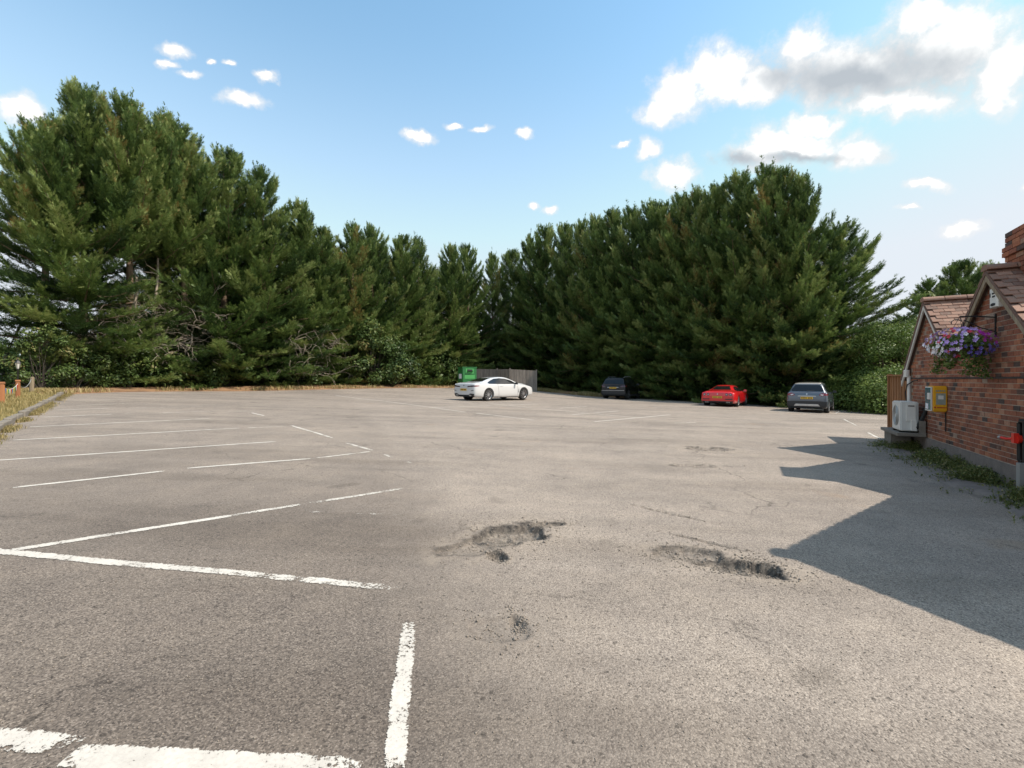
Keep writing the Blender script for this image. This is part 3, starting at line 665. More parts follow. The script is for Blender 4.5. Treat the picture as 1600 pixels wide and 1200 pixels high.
# ------------------------------------------------------------------ conifer rows
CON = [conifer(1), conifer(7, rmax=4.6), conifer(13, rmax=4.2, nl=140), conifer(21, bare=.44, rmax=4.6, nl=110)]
ORD = ['first', 'second', 'third', 'fourth', 'fifth', 'sixth', 'seventh', 'eighth', 'ninth', 'tenth', 'eleventh', 'twelfth', 'thirteenth', 'fourteenth', 'fifteenth', 'sixteenth', 'seventeenth', 'eighteenth']
def on_axis(px, A, B, off=Vector((0, 0, 0))):
    u = (px-HX)/F; A = A+off; d = (B-A+off*1.0) if off.length == 0 else (B+off-A)
    k = (u*A.y-A.x)/(d.x-u*d.y); return A+d*k
rt = random.Random(4)
left = [(772, 392, 2), (738, 376, 0), (700, 378, 1), (660, 366, 2), (622, 362, 0), (585, 348, 1), (548, 343, 2), (508, 350, 0), (455, 308, 1), (402, 256, 2), (352, 222, 0), (300, 190, 3), (255, 168, 3), (205, 150, 3), (138, 126, 1), (66, 176, 3)]
for i, (px, yt, v) in enumerate(left):
    p = on_axis(px, LA, LC); p = p+Vector((rt.uniform(-.5, .5), rt.uniform(-.4, .4), 0)); H = (HY-yt)/F*p.y+CH-float(gz(p.x, p.y))
    wsc = rt.uniform(.92, 1.06)*(.82 if p.y > 35 else 1.0)
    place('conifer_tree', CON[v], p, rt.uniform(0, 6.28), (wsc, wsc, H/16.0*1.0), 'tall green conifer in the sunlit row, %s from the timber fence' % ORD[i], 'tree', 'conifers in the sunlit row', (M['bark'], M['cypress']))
right = [(800, 386, 0), (826, 364, 2), (852, 347, 1), (880, 343, 0), (908, 338, 2), (934, 332, 1), (960, 322, 0), (987, 319, 2), (1014, 310, 1), (1040, 308, 0), (1064, 298, 2), (1090, 291, 1), (1114, 281, 0), (1152, 264, 1), (1198, 252, 2), (1222, 257, 0), (1246, 268, 1)]
for i, (px, yt, v) in enumerate(right):
    p = on_axis(px, RA, RC); H = (HY-yt)/F*p.y+CH-float(gz(p.x, p.y)); wsc = rt.uniform(.95, 1.1)*(.86 if px > 1220 else 1)
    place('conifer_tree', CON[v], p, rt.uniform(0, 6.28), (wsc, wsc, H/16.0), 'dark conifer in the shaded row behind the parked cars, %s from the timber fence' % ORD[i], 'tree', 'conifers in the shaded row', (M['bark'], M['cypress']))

for A, B_, nn, hs, dist, cnt, row in ((LA, LC, nL, .84, 3.4, 12, 'sunlit'), (RA, RC, nR, .82, 3.2, 11, 'shaded')):
    for i in range(1 if row == 'sunlit' else 0, cnt):
        q = A.lerp(B_, (i+.5)/cnt)+nn*dist; h = rt.uniform(13.2, 14.6)*hs/.84; w = rt.uniform(.95, 1.1)
        k = cnt-i if row == 'sunlit' else i+1
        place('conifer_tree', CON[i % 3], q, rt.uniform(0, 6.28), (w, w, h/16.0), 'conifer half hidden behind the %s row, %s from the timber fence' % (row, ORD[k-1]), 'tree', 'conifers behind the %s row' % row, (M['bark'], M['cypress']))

# ------------------------------------------------------------------ shrubs and ivy under the sunlit row
SHR = [leafy(31, 1.7, 1.3, 2.6, 5200, .075), leafy(32, 1.4, 1.4, 3.4, 5200, .07, 30), leafy(33, 2.0, 1.2, 1.9, 5200, .08, 30)]
shr = [(70, 612, 1, 1.0), (120, 611, 0, .9), (165, 609, 2, 1.0), (215, 609, 0, 1.0), (262, 609, 2, 1.0), (312, 608, 0, .85), (355, 608, 0, 1.05), (470, 606, 2, .7), (590, 605, 1, 1.0), (620, 605, 0, .95), (655, 604, 1, .85), (690, 604, 2, 1.0)]
for i, (px, py, v, s) in enumerate(shr):
    p = gp(px, py)+nL*.75
    lab = 'leafy bramble bush at the verge end' if px < 140 else ('leafy bramble mound under the bare dead branches' if px < 400 else 'leafy ivy bush at the foot of the sunlit conifers')
    lab += ', %s from the verge' % ORD[i]
    place('bramble_bush', SHR[v], p, i*1.3, s*p.y/26*1.15, lab, 'bush', 'bushes at the foot of the sunlit row', (M['bark_dark'], M['leaf']))

# tangle of dead branches
def dead_tangle(seed, n, spread, h):
    r = random.Random(seed); tm = MB()
    for i in range(n):
        p = Vector((r.uniform(-.5, .5)*spread, r.uniform(-.4, .6), r.uniform(.1, .8)*h)); d = Vector((r.uniform(-1, 1), r.uniform(-1.0, .1), r.uniform(-.25, .7))).normalized()
        pts = [p.copy()]; L = r.uniform(.8, 2.3)
        for k in range(7):
            d = (d+Vector((r.gauss(0, .22), r.gauss(0, .22), r.gauss(-.10, .2)))).normalized(); p = p+d*L/7; pts.append(p.copy())
            if k in (2, 4, 5) and r.random() < .8:
                q = p.copy(); e = (d+Vector((r.gauss(0, .6), r.gauss(0, .5), r.gauss(0, .6)))).normalized(); pp = [q.copy()]
                for m in range(4): e = (e+Vector((r.gauss(0, .25), r.gauss(0, .25), r.gauss(-.1, .2)))).normalized(); q = q+e*L*.11; pp.append(q.copy())
                tm.tube(pp, [.012, .010, .008, .006, .003], 4, caps=False)
        tm.tube(pts, [.026*(1-.8*k/7) for k in range(8)], 5, caps=False)
    return tm
for (px, py, spread, h, n, sd) in [(262, 609, 5.6, 4.8, 170, 3), (505, 606, 4.5, 3.8, 60, 5)]:
    p = gp(px, py)+nL*.9
    o = dead_tangle(sd, n, spread, h).build('dead_branches', M['deadwood'], None, True, loc=(p.x, p.y, float(gz(p.x, p.y))+(1.1 if px < 300 else .5)))
    o.rotation_euler = (0, 0, math.atan2(-nL.x, nL.y)); tag(o, 'tangle of pale bare dead branches above the bramble mound' if px < 300 else 'smaller tangle of dead branches between the ivy bushes', 'branches')
# two old stems that show through the gap
for px, ph, rad, lab in ((209, 6.5, .16, 'pale bare conifer stem standing in front of the dead branches'), (252, 8.0, .13, 'forked grey stem behind the tangle of dead branches')):
    p = gp(px, 609)+nL*(.7 if px < 230 else 1.6); tm = MB(); z0 = float(gz(p.x, p.y))
    pts = [(0.08*math.sin(k*1.1), .05*k, ph*k/8) for k in range(9)]
    tm.tube(pts, [rad*(1-.6*k/8) for k in range(9)], 9)
    e = empty('dead_tree', (p.x, p.y, z0)); tm.build('trunk', M['deadwood'], e, True); rr = random.Random(int(px)); bm_ = MB()
    for k in range(9):
        bm_ = MB(); q = Vector(pts[rr.randint(3, 7)]); d = Vector((rr.uniform(-1, 1), rr.uniform(-1, .5), rr.uniform(0, .9))).normalized(); pp = [q.copy()]
        for m in range(5): d = (d+Vector((rr.gauss(0, .2), rr.gauss(0, .2), rr.gauss(0, .2)))).normalized(); q = q+d*rr.uniform(.2, .4); pp.append(q.copy())
        bm_.tube(pp, [.03, .024, .018, .012, .008, .004], 5, caps=False); bm_.build('branch', M['deadwood'], e, True)
    tag(e, lab, 'tree')

# bare tree by the road, far hedge and trees
def bare_tree(p, H, seed, label, lean):
    r = random.Random(seed); e = empty('bare_tree', (p.x, p.y, float(gz(p.x, p.y))-.05)); tm = MB(); br = MB()
    def grow(q, d, L, rad, lvl):
        pts = [q.copy()]; rads = [rad]
        for k in range(5):
            d = (d+Vector((r.gauss(0, .13), r.gauss(0, .13), r.gauss(.05, .08)))).normalized(); q = q+d*L/5; pts.append(q.copy()); rads.append(rad*(1-.12*(k+1)))
        (tm if lvl == 0 else br).tube(pts, rads, 6 if lvl < 2 else 4, caps=False)
        if lvl < 3:
            for k in range(3 if lvl < 2 else 3):
                e2 = (d+Vector((r.gauss(0, .55), r.gauss(0, .55), r.gauss(.1, .3)))).normalized(); grow(pts[r.choice([3, 4, 5, 5])], e2, L*r.uniform(.55, .85), rads[-1]*.75, lvl+1)
    grow(Vector((0, 0, 0)), Vector((lean, 0, 1)).normalized(), H*.42, H*.016, 0)
    tm.build('trunk', M['bark_dark'], e, True); br.build('branches', M['bark_dark'], e, True); return tag(e, label, 'tree')
bare_tree(Vector((-26.3, 23.6, 0)), 8.6, 3, 'small leafless tree with dark twisted branches beside the road', -.25)
bare_tree(Vector((-25.2, 23.6, 0)), 8.0, 8, 'slender leafless tree leaning over the brambles near the road', -.05)
DEC = [leafy(51, 2.6, 2.6, 6.0, 26000, .062, 70, 'tree'), leafy(52, 3.2, 2.8, 7.0, 30000, .068, 80, 'tree')]
HDG = leafy(61, 3.0, 2.2, 3.0, 14000, .075, 50)
for i, (x, y, s) in enumerate([(-46, 34, 1.0), (-50, 41, 1.25), (-46.5, 46, 1.1), (-56, 40, 1.5), (-50, 52, 1.4), (-43, 58, 1.4)]):
    place('hedge_bush', HDG, Vector((x, y, 0)), i*1.1, s, 'light green hedge bush across the road, %s from the bare trees' % ORD[i], 'bush', 'hedge bushes across the road', (M['bark'], M['leaf_light']))
# leafy trees beyond the brick building
for i, (px, y, v, s, lab) in enumerate([(1395, 27, 0, .95, 'light green leafy tree right against the end conifer'), (1418, 31, 1, .95, 'broad light green tree behind the wooden gate panel'),
                                   (1440, 27, 0, .8, 'small light green tree behind the far gable'), (1370, 33, 1, .95, 'leafy green tree half hidden by the end conifer')]):
    u = (px-HX)/F; place('leafy_tree', DEC[v], Vector((u*y, y, 0)), i*2.1, s, lab, 'tree', None, (M['bark'], M['leaf_light']), sink=.7)
for i, (px, y, w_, h_, lab) in enumerate([(1500, 33, .85, 11.3, 'dark conifer with a spiky top rising behind the two gables'), (1540, 35, .8, 11.6, 'dark conifer with a spiky top beside the chimney'), (1455, 36, .85, 10.6, 'dark conifer rising beyond the far gable ridge')]):
    u = (px-HX)/F; place('dark_conifer', CON[i % 3], Vector((u*y, y, 0)), i*2.0, (w_, w_, h_/16), lab, 'tree', None, (M['bark'], M['leaf_pine']), sink=.5)
for i, (px, y, v, s, lab) in enumerate([(1450, 38, 0, 1.3, 'dark tree between the light green tree and the gables'), (1545, 38, 0, 1.35, 'dark tree behind the chimney stack'), (1605, 36, 1, 1.5, 'dark tree hidden behind the brick chimney')]):
    u = (px-HX)/F; place('dark_tree', DEC[v], Vector((u*y, y, 0)), i*1.7+.5, s, lab, 'tree', None, (M['bark'], M['leaf_pine']), sink=.5)
for i, (px, y, s) in enumerate([(1345, 27.5, .75), (1375, 25.5, .8), (1400, 24, .8), (1320, 29.5, .8)]):
    u = (px-HX)/F; place('hedge_bush', HDG, Vector((u*y, y, 0)), i*1.9, s, 'dark leafy bush at the foot of the trees, %s from the gate panel' % ORD[(2, 1, 0, 3)[i]], 'bush', 'bushes by the gate panel', (M['bark'], M['leaf']))
# far wood on the skyline so that the ground never ends bare
def far_wood():
    r = np.random.default_rng(9); P = []; 
    for i in range(150):
        a = R(-75)+R(150)*i/149; d = r.uniform(150, 190); h = r.uniform(5, 9); n = 90; c = np.array([math.sin(a)*d, math.cos(a)*d, 0]); c[2] = gz(c[0], c[1])
        q = norm(r.normal(0, 1, (n, 3)))*np.array([4.5, 4.5, h*.55])*r.uniform(.6, 1, (n, 1)); q[:, 2] += h*.5; P.append(q+c)
    P = np.concatenate(P); n = len(P); return leaves_mesh('far_wood', P, norm(r.normal(0, 1, (n, 3))+[0, -.4, .5]), r.uniform(.8, 1.4, n), r.normal(.5, .2, n), r)
tag(new_obj('far_wood', far_wood(), M['leaf']), 'distant line of woodland beyond the car park', 'wood', kind='stuff')

# ------------------------------------------------------------------ grasses
def blades(name, P, H, tone, r, w=.006, lean=.35):
    n = len(P); a = r.uniform(0, 6.283, n); d = np.stack([np.cos(a), np.sin(a), np.zeros(n)], 1); s = np.stack([-np.sin(a), np.cos(a), np.zeros(n)], 1)
    mid = P+d*(H*lean*.3)[:, None]; mid[:, 2] += H*.6; tip = P+d*(H*lean*r.uniform(.5, 1.6, n))[:, None]; tip[:, 2] += H
    ww = (w*(1+H*2))[:, None]
    V = np.stack([P-s*ww, P+s*ww, mid+s*ww*.7, mid-s*ww*.7, tip], 1).reshape(-1, 3); b = (np.arange(n)*5)[:, None]
    Fc = np.concatenate([b+[0, 1, 2], b+[0, 2, 3], b+[3, 2, 4]]); tn = np.tile(tone, 3)
    return mesh_np(name, V, Fc, {'tone': ('FACE', np.clip(tn, 0, 1))})
def verge_grass():
    r = np.random.default_rng(12); n = 60000; L = kl_len+9; a = r.uniform(-8, L-8+1.5, n); c = np.abs(r.normal(0, 1, n))*2.6+.1
    P = np.array(kerbA)[None]+np.array(kd)[None]*a[:, None]+np.array(kn)[None]*c[:, None]
    P[:, 2] = gz(P[:, 0], P[:, 1])+.14; tuft = fbm(P[:, 0], P[:, 1], 3, 1.2)
    k = tuft+r.normal(0, .1, n) > .38; P = P[k]; tuft = tuft[k]; m = len(P)
    return blades('verge_grass', P, r.uniform(.03, .11, m)*(.6+tuft), np.clip(.25+.55*tuft+r.normal(0, .2, m), 0, 1), r, .004)
tag(new_obj('verge_grass', verge_grass(), M['grass']), 'dry yellow grass growing on the verge behind the kerb', 'grass', kind='stuff')
def kerb_grass():
    r = np.random.default_rng(14); n = 22000; a = r.uniform(-6, kl_len+1, n); c = r.normal(0, .09, n)-.02
    P = np.array(kerbA)[None]+np.array(kd)[None]*a[:, None]+np.array(kn)[None]*c[:, None]; P[:, 2] = gz(P[:, 0], P[:, 1])
    k = fbm(P[:, 0], P[:, 1], 23, 1.5) > .42; P = P[k]; m = len(P)
    return blades('kerb_grass', P, r.uniform(.02, .10, m), np.clip(r.normal(.62, .2, m), 0, 1), r, .004, .9)
tag(new_obj('kerb_grass', kerb_grass(), M['grass']), 'straw coloured dead grass hanging over the kerb stones', 'grass', kind='stuff')
def bed_grass(pl, seed, n, hmax, green):
    r = np.random.default_rng(seed); A = np.array([p for p in pl]); seg = np.linalg.norm(np.diff(A, axis=0), axis=1); cum = np.concatenate([[0], np.cumsum(seg)])
    x = r.uniform(0, cum[-1], n); P = np.stack([np.interp(x, cum, A[:, k]) for k in range(3)], 1); nn = np.array(nL if pl is bedL else nR)
    P = P+nn[None]*(np.abs(r.normal(0, .7, n))+.05)[:, None]; P[:, 2] = gz(P[:, 0], P[:, 1])+.03; t = fbm(P[:, 0], P[:, 1], seed, .7); k = t+r.normal(0, .08, n) > .46; P = P[k]; t = t[k]; m = len(P)
    return blades('bed_grass', P, r.uniform(.12, hmax, m)*(.5+t), np.clip(green+r.normal(0, .25, m), 0, 1), r, .01, .5)
tag(new_obj('bed_grass', bed_grass(bedL, 15, 3500, .3, .6), M['grass']), 'dry grass tufts along the edge of the sunlit bed', 'grass', kind='stuff')
tag(new_obj('bed_grass', bed_grass(bedR, 16, 12000, .35, .6), M['grass']), 'dry grass tufts along the edge of the shaded bed', 'grass', kind='stuff')

# ------------------------------------------------------------------ brick building with three gables
W0 = Vector((6.82, 6.06, 0)); WD = Vector((.459, .888, 0)).normalized(); WN = Vector((-WD.y, WD.x, 0))
def B(s, out, z): return W0+WD*s+WN*out+Vector((0, 0, z))
BR = Matrix((WD, WN, Vector((0, 0, 1)))).transposed()            # local (along, out, up) -> world
PROF = [(4.68, 1.72), (3.53, 2.88), (2.20, 1.68), (.80, 2.93), (-.72, 1.64), (-3.4, 3.45), (-5.0, 1.68)]
def top_at(s):
    for (a, za), (b, zb) in zip(PROF, PROF[1:]):
        if b <= s <= a: return za+(zb-za)*(s-a)/(b-a)
    return 0
building = tag(empty('brick_building', B(0, 0, -.25)), 'low red brick building with clay tiled gables and a chimney', 'building')
BI = building.location
def bld(mb, name, mat, parent=None, **k):
    o = mb.build(name, mat, parent or building, **k)
    o.location = -BI if (parent is None or parent is building) else (0, 0, 0)
    return o
mb = MB(); outline = [B(s, .005, z-.03) for s, z in PROF]+[B(-5.0, .005, -.6), B(4.68, .005, -.6)]
mb.prism(outline, -WN*5.5); wall = bld(mb, 'wall', M['mortar'])
# bricks, Flemish bond, each proud of the mortar
rb = random.Random(17); singles = []; joined = MB(); CHT = .075
def unit_brick(L):
    m = MB(); m.box((0, 0, 0), (L-.011, .05, .064)); return m.mesh('brick')
BM = {.172: unit_brick(.172)}
row = 0; z = .16
while z < 3.4:
    s = -5.0-(0 if row % 2 else .086)
    while s < 4.68:
        L = .172; c = s+L/2; s += L
        if c < -4.93 or c > 4.68-.05: continue
        if z+.03 > min(top_at(c-L/2), top_at(c+L/2), top_at(c))-.05: continue
        out = rb.uniform(-.003, .003)-.015
        if abs(z-(.16+19*CHT)) < .01: out += .012
        singles.append((c, z+CHT/2, L, out))
    z += CHT; row += 1
def size_in_view(b):
    p = B(b[0], 0, b[1]); u = p.x/p.y
    return (1/p.y**2 if (p.y > 1 and u < 1.14) else 0)
singles.sort(key=size_in_view, reverse=True)
for i, (c, z, L, out) in enumerate(singles):
    if i < 298:
        o = new_obj('brick', BM[L], M['brick'], wall); o.location = B(c, out, z); o.rotation_euler = (0, 0, math.atan2(WD.y, WD.x))
    else: joined.box(B(c, out, z), (L-.011, .05, .064), BR, tone=rb.random())
o = joined.build('brick_courses', M['brick_j'], wall, tones=True); o['kind'] = 'stuff'
mb = MB(); mb.box(B(-.16, -.01, -.19), (9.76, .09, .68), BR); bld(mb, 'plinth', M['plinth'])
mb = MB(); mb.box(B(-.16, .0, 1.365), (9.66, .045, .028), BR); bld(mb, 'damp_course', M['trim'])
# roofs
def slope(sa, za, sb, zb, name, tiles, dep=5.4, over=.11):
    """roof slope from ridge (sa,za) to valley or eaves (sb,zb)"""
    a = B(sa, over, za+.05); b = B(sb, over, zb+.05); d = (b-a); Ls = d.length; d.normalize(); nrm = d.cross(WN); nrm = nrm if nrm.z > 0 else -nrm
    m = MB(); m.prism([a-nrm*.005, b-nrm*.005, b-nrm*.05, a-nrm*.05], -WN*dep); rf = bld(m, 'roof', M['tile_j'])
    g = .105; n = int(Ls/g); rr = random.Random(int(sa*100)); tj = MB(); TM = Matrix((WN, d, nrm)).transposed()
    tmesh = MB().box((0, 0, 0), (.158, .17, .013)).mesh('tile') if tiles else None
    tilt = Matrix.Rotation(0, 3, 'X'); cnt = 0
    for i in range(n+1):
        for j in range(int(dep/.165)):
            c = a+d*(g*i+.03)-WN*(.165*j+.08+(.082 if i % 2 else 0))+nrm*(.013+rr.uniform(-.002, .003))
            ax = TM @ Matrix.Rotation(R(4.5)+rr.uniform(-.01, .01), 3, 'X')@Matrix.Rotation(rr.uniform(-.015, .015), 3, 'Z')
            if tiles and j < 9 and cnt < 290:
                o = new_obj('tile', tmesh, M['tile'], rf); o.matrix_local = Matrix.Translation(c) @ ax.to_4x4(); cnt += 1
            else: tj.box(c, (.158, .17, .013), ax, tone=rr.random())
    if tj.v: o = tj.build('tile_courses', M['tile_j'], rf, tones=True); o['kind'] = 'stuff'
    return rf
def ridge(sa, za, dep=5.4):
    m0 = MB(); 
    for j in range(int(dep/.33)):
        m = MB(); p = B(sa, .12-.33*j, za+.06); q = B(sa, .12-.33*(j+1)+.012, za+.06); pts = []
        for t in range(9):
            an = math.pi*t/8; pts.append(p+WD*math.cos(an)*.115+Vector((0, 0, math.sin(an)*.085-.015)))
        m.prism(pts+[p+WD*-.085+Vector((0, 0, -.02)), p+WD*.085+Vector((0, 0, -.02))], q-p)
        bld(m, 'ridge_tile', M['tile'])
def barge(sa, za, sb, zb, mat, w=.15, out=.075):
    a = B(sa, out, za+.03); b = B(sb, out, zb+.03); m = MB(); dn = Vector((0, 0, -w))
    m.prism([a, b, b+dn, a+dn], WN*.025); bld(m, 'bargeboard', mat)
    m = MB(); m.prism([a+Vector((0, 0, .005)), b+Vector((0, 0, .005)), b+Vector((0, 0, -.02)), a+Vector((0, 0, -.02))], -WN*.09); bld(m, 'soffit', M['barge_wood'])
EV = [(5.02, 1.30)]+PROF[1:-1]+[(-5.25, 1.44)]
for i in (1, 3, 5):
    sa, za = EV[i]
    for j in (i-1, i+1):
        sb, zb = EV[j]; vis = (i == 1 and j == 2) or (i == 3 and j == 4)
        slope(sa, za, sb, zb, 'roof', vis); barge(sa, za, sb, zb, M['barge_white'] if i == 1 else M['barge_wood'])
    ridge(sa, za)
# chimney on the far side of the middle ridge
ch0, ch1, cd0, cd1 = .30, 1.16, -.24, -.92; zc0, zc1 = 1.9, 3.52
mb = MB(); cc = B((ch0+ch1)/2, (cd0+cd1)/2, (zc0+zc1)/2); mb.box(cc, (ch1-ch0-.05, cd0-cd1-.05, zc1-zc0-.02), BR); chim = bld(mb, 'chimney', M['mortar'])
zz = 2.3; rowi = 0
while zz < zc1-.01:
    ex = .035 if 3.20 < zz < 3.34 else 0
    for (lo, hi, side) in ((ch0, ch1, 'f'), (ch0, ch1, 'b'), (cd1, cd0, 'l'), (cd1, cd0, 'r')):
        n = 4 if side in 'fb' else 3; wdt = (hi-lo)/n; off = (wdt/2 if rowi % 2 else 0)
        for k in range(n+(1 if rowi % 2 else 0)):
            a = lo+wdt*k-off; b = a+wdt; a = max(a, lo); b = min(b, hi)
            if b-a < .04: continue
            cen = (a+b)/2; m = MB()
            if side == 'f': p = B(cen, cd0-.02+ex, zz+.0375); m.box(p, (b-a-.011, .05, .064), BR)
            elif side == 'b': p = B(cen, cd1+.02-ex, zz+.0375); m.box(p, (b-a-.011, .05, .064), BR)
            elif side == 'l': p = B(ch1-.02+ex, cen, zz+.0375); m.box(p, (.05, b-a-.06 if k in (0, n) else b-a-.011, .064), BR)
            else: p = B(ch0+.02-ex, cen, zz+.0375); m.box(p, (.05, b-a-.06 if k in (0, n) else b-a-.011, .064), BR)
            m.build('brick', M['brick'], chim)
    zz += CHT; rowi += 1
mb = MB(); mb.box(B((ch0+ch1)/2, (cd0+cd1)/2, zc1+.012), (ch1-ch0-.06, cd0-cd1-.06, .06), BR, taper=.85); bld(mb, 'chimney_flaunching', M['plinth'])
sa, za = PROF[3]; sb, zb = PROF[4]; a = B(sa-.03, -.30, za+.085); dd = (B(sb, -.3, zb)-B(sa, -.3, za)).normalized(); nn_ = Vector((0, 0, 1))
mb = MB(); up = dd.cross(WN); up = up if up.z > 0 else -up
mb.prism([a+up*.035, a+dd*.26+up*.035, a+dd*.26+up*.043, a+up*.043], -WN*1.1); bld(mb, 'lead_flashing', M['lead'])
# downpipe and cable at the far corner
mb = MB(); mb.tube([B(4.62, .06, 1.42), B(4.62, .06, 1.3), B(4.62, .055, .2)], .034, 10); bld(mb, 'downpipe', M['white_plastic'], smooth=True)
mb = MB(); mb.tube([B(4.60, .10, 1.55), B(4.62, .10, 1.40)], .055, 8); bld(mb, 'rainwater_head', M['white_plastic'])
mb = MB(); mb.tube([B(4.2, .015, 1.32), B(4.45, .02, 1.31), B(4.58, .10, 1.22), B(4.66, .11, 1.05), B(4.6, .10, .75)], .012, 6); bld(mb, 'cable', M['black_iron'], smooth=True)

# alarm box near the middle apex
zal = 2.53; sal = .62
al = tag(empty('alarm_box', B(sal, .0, zal-.12)), 'white burglar alarm box fixed under the middle gable peak', 'alarm box')
def part(mb, name, mat, root, **k):
    o = mb.build(name, mat, root, **k); o.location = -root.location; return o
m = MB(); m.prism([B(sal+.125, .01, zal+.13), B(sal+.125, .07, zal+.13), B(sal+.10, .085, zal+.14), B(sal-.10, .085, zal+.14), B(sal-.125, .07, zal+.13), B(sal-.125, .01, zal+.13)], Vector((0, 0, -.27)))
part(m, 'housing', M['white_plastic'], al)
m = MB(); pts = [B(sal+.07*math.cos(t*math.pi/8), .0865, zal-.095+.022*math.sin(t*math.pi/8)) for t in range(16)]; m.prism(pts, WN*.004); part(m, 'strobe_lens', M['dark_ink'], al)
for dz, w in ((.065, .10), (.02, .085)):
    m = MB()
    for k in range(5): m.box(B(sal-.02+w*(k/5-.4), .0875, zal+dz), (w/5*.7, .004, .024), BR)
    part(m, 'lettering', M['dark_ink'], al)
m = MB(); m.box(B(sal+.085, .0875, zal+.05), (.022, .004, .06), BR); part(m, 'logo', M['dark_ink'], al)

# defibrillator cabinet
sd, zd = 2.73, .98; dw, dd_, dh = .34, .225, .48
df = tag(empty('defibrillator_cabinet', B(sd, 0, zd-dh/2)), 'yellow defibrillator cabinet with teal window door on the brick wall', 'cabinet')
m = MB(); m.box(B(sd, dd_/2, zd), (dw, dd_, dh), BR); me = m.mesh('housing'); bmx = bmesh.new(); bmx.from_mesh(me); bmesh.ops.bevel(bmx, geom=bmx.edges[:], offset=.025, segments=3, affect='EDGES'); bmx.to_mesh(me); bmx.free()
o = new_obj('housing', me, M['yellow'], df); o.location = -df.location
m = MB(); m.box(B(sd, dd_+.008, zd), (dw-.03, .02, dh-.03), BR); dr = part(m, 'door', M['white_plastic'], df)
m = MB(); m.box(B(sd, dd_+.021, zd), (dw-.07, .008, dh-.07), BR); o = m.build('window', M['teal'], dr)
m = MB(); m.box(B(sd-.09, dd_+.03, zd+.05), (.10, .02, .12), BR); o = m.build('keypad', M['white_plastic'], dr)
m = MB(); m.box(B(sd+.02, dd_+.027, zd-.14), (.12, .008, .10), BR); o = m.build('sticker', M['petal_white'], dr)
# the end that faces the lot entrance carries lettering and an instruction panel
def endp(o_, z_, w, h, th=.004): 
    m = MB(); m.box(B(sd-dw/2-.002, o_, z_), (th, w, h), BR); return m
part(endp(dd_/2-.005, zd-.0, .135, .21), 'instruction_panel', M['label_grey'], df)
part(endp(dd_/2-.005, zd+.03, .075, .07, .007), 'panel_picture', M['white_plastic'], df)
m = MB()
for k in range(5): m.box(B(sd-dw/2-.002, dd_/2+.055-.028*k, zd+.15), (.004, .018, .03), BR)
part(m, 'lettering', M['label_grey'], df)
m = MB()
for k in range(8): m.box(B(sd-dw/2-.002, dd_/2+.04-.017*k, zd-.158), (.004, .012, .02), BR)
m.box(B(sd-dw/2-.002, dd_/2+.075, zd-.156), (.004, .03, .03), BR); part(m, 'red_lettering', M['red_ink'], df)
m = MB(); m.tube([B(sd-.1, .02, zd-dh/2), B(sd-.1, .02, zd-.55), B(sd-.09, .02, zd-.6)], .008, 6); part(m, 'cable', M['black_iron'], df)

# air conditioning unit on its slab
sx_, zx = 4.42, -.08
ac = tag(empty('air_conditioner', B(4.02, .27, .24)), 'white outdoor air conditioning unit on a slab beside the wooden gate panel', 'air conditioner')
sA, oA, zA = 4.02, .27, .57                                       # centre
m = MB(); m.box(B(sA, oA, zA), (.62, .30, .61), BR); me = m.mesh('casing'); bmx = bmesh.new(); bmx.from_mesh(me); bmesh.ops.bevel(bmx, geom=bmx.edges[:], offset=.02, segments=2, affect='EDGES'); bmx.to_mesh(me); bmx.free()
o = new_obj('casing', me, M['white_metal'], ac); o.location = -ac.location
m = MB(); m.box(B(sA-.315, oA-.02, zA+.09), (.03, .15, .36), BR); part(m, 'service_cover', M['white_plastic'], ac)
m = MB(); m.box(B(sA-.335, oA-.06, zA-.18), (.06, .08, .22), BR); part(m, 'valve_cover', M['white_plastic'], ac)
m = MB(); m.box(B(sA-.333, oA-.02, zA+.22), (.008, .10, .02), BR); m2 = MB(); part(m, 'handle_recess', M['dark_ink'], ac)
m = MB()
for k in range(9): m.lathe([(.05+.02*k, 0), (.056+.02*k, .006), (.062+.02*k, 0)], 24, 'z', caps=False)
me = m.mesh('fan_grille'); o = new_obj('fan_grille', me, M['grey_metal'], ac); o.matrix_local = Matrix.Translation(B(sA+.02, oA+.152, zA)-ac.location) @ (BR @ Matrix.Rotation(R(-90), 3, 'X')).to_4x4()
m = MB(); m.tube([B(sA-.33, oA-.10, zA-.24), B(sA-.37, oA-.16, zA-.12), B(sA-.38, .03, zA+.14), B(sA-.42, .0, zA+.2)], .035, 8); part(m, 'pipe_lagging', M['rubber'], ac, smooth=True)
for k in (-.22, .22):
    m = MB(); m.box(B(sA+k, oA, zA-.325), (.07, .30, .04), BR); part(m, 'foot', M['rubber'], ac)
m = MB(); m.box(B(4.25, .27, .20), (1.35, .46, .06), BR); m.box(B(4.6, .27, -.12), (.55, .34, .60), BR); m.box(B(3.62, .09, .33), (.03, .10, .32), BR); sl_ = m.build('unit_slab', M['kerb']); tag(sl_, 'grey concrete slab plinth carrying the air conditioning unit', 'slab')

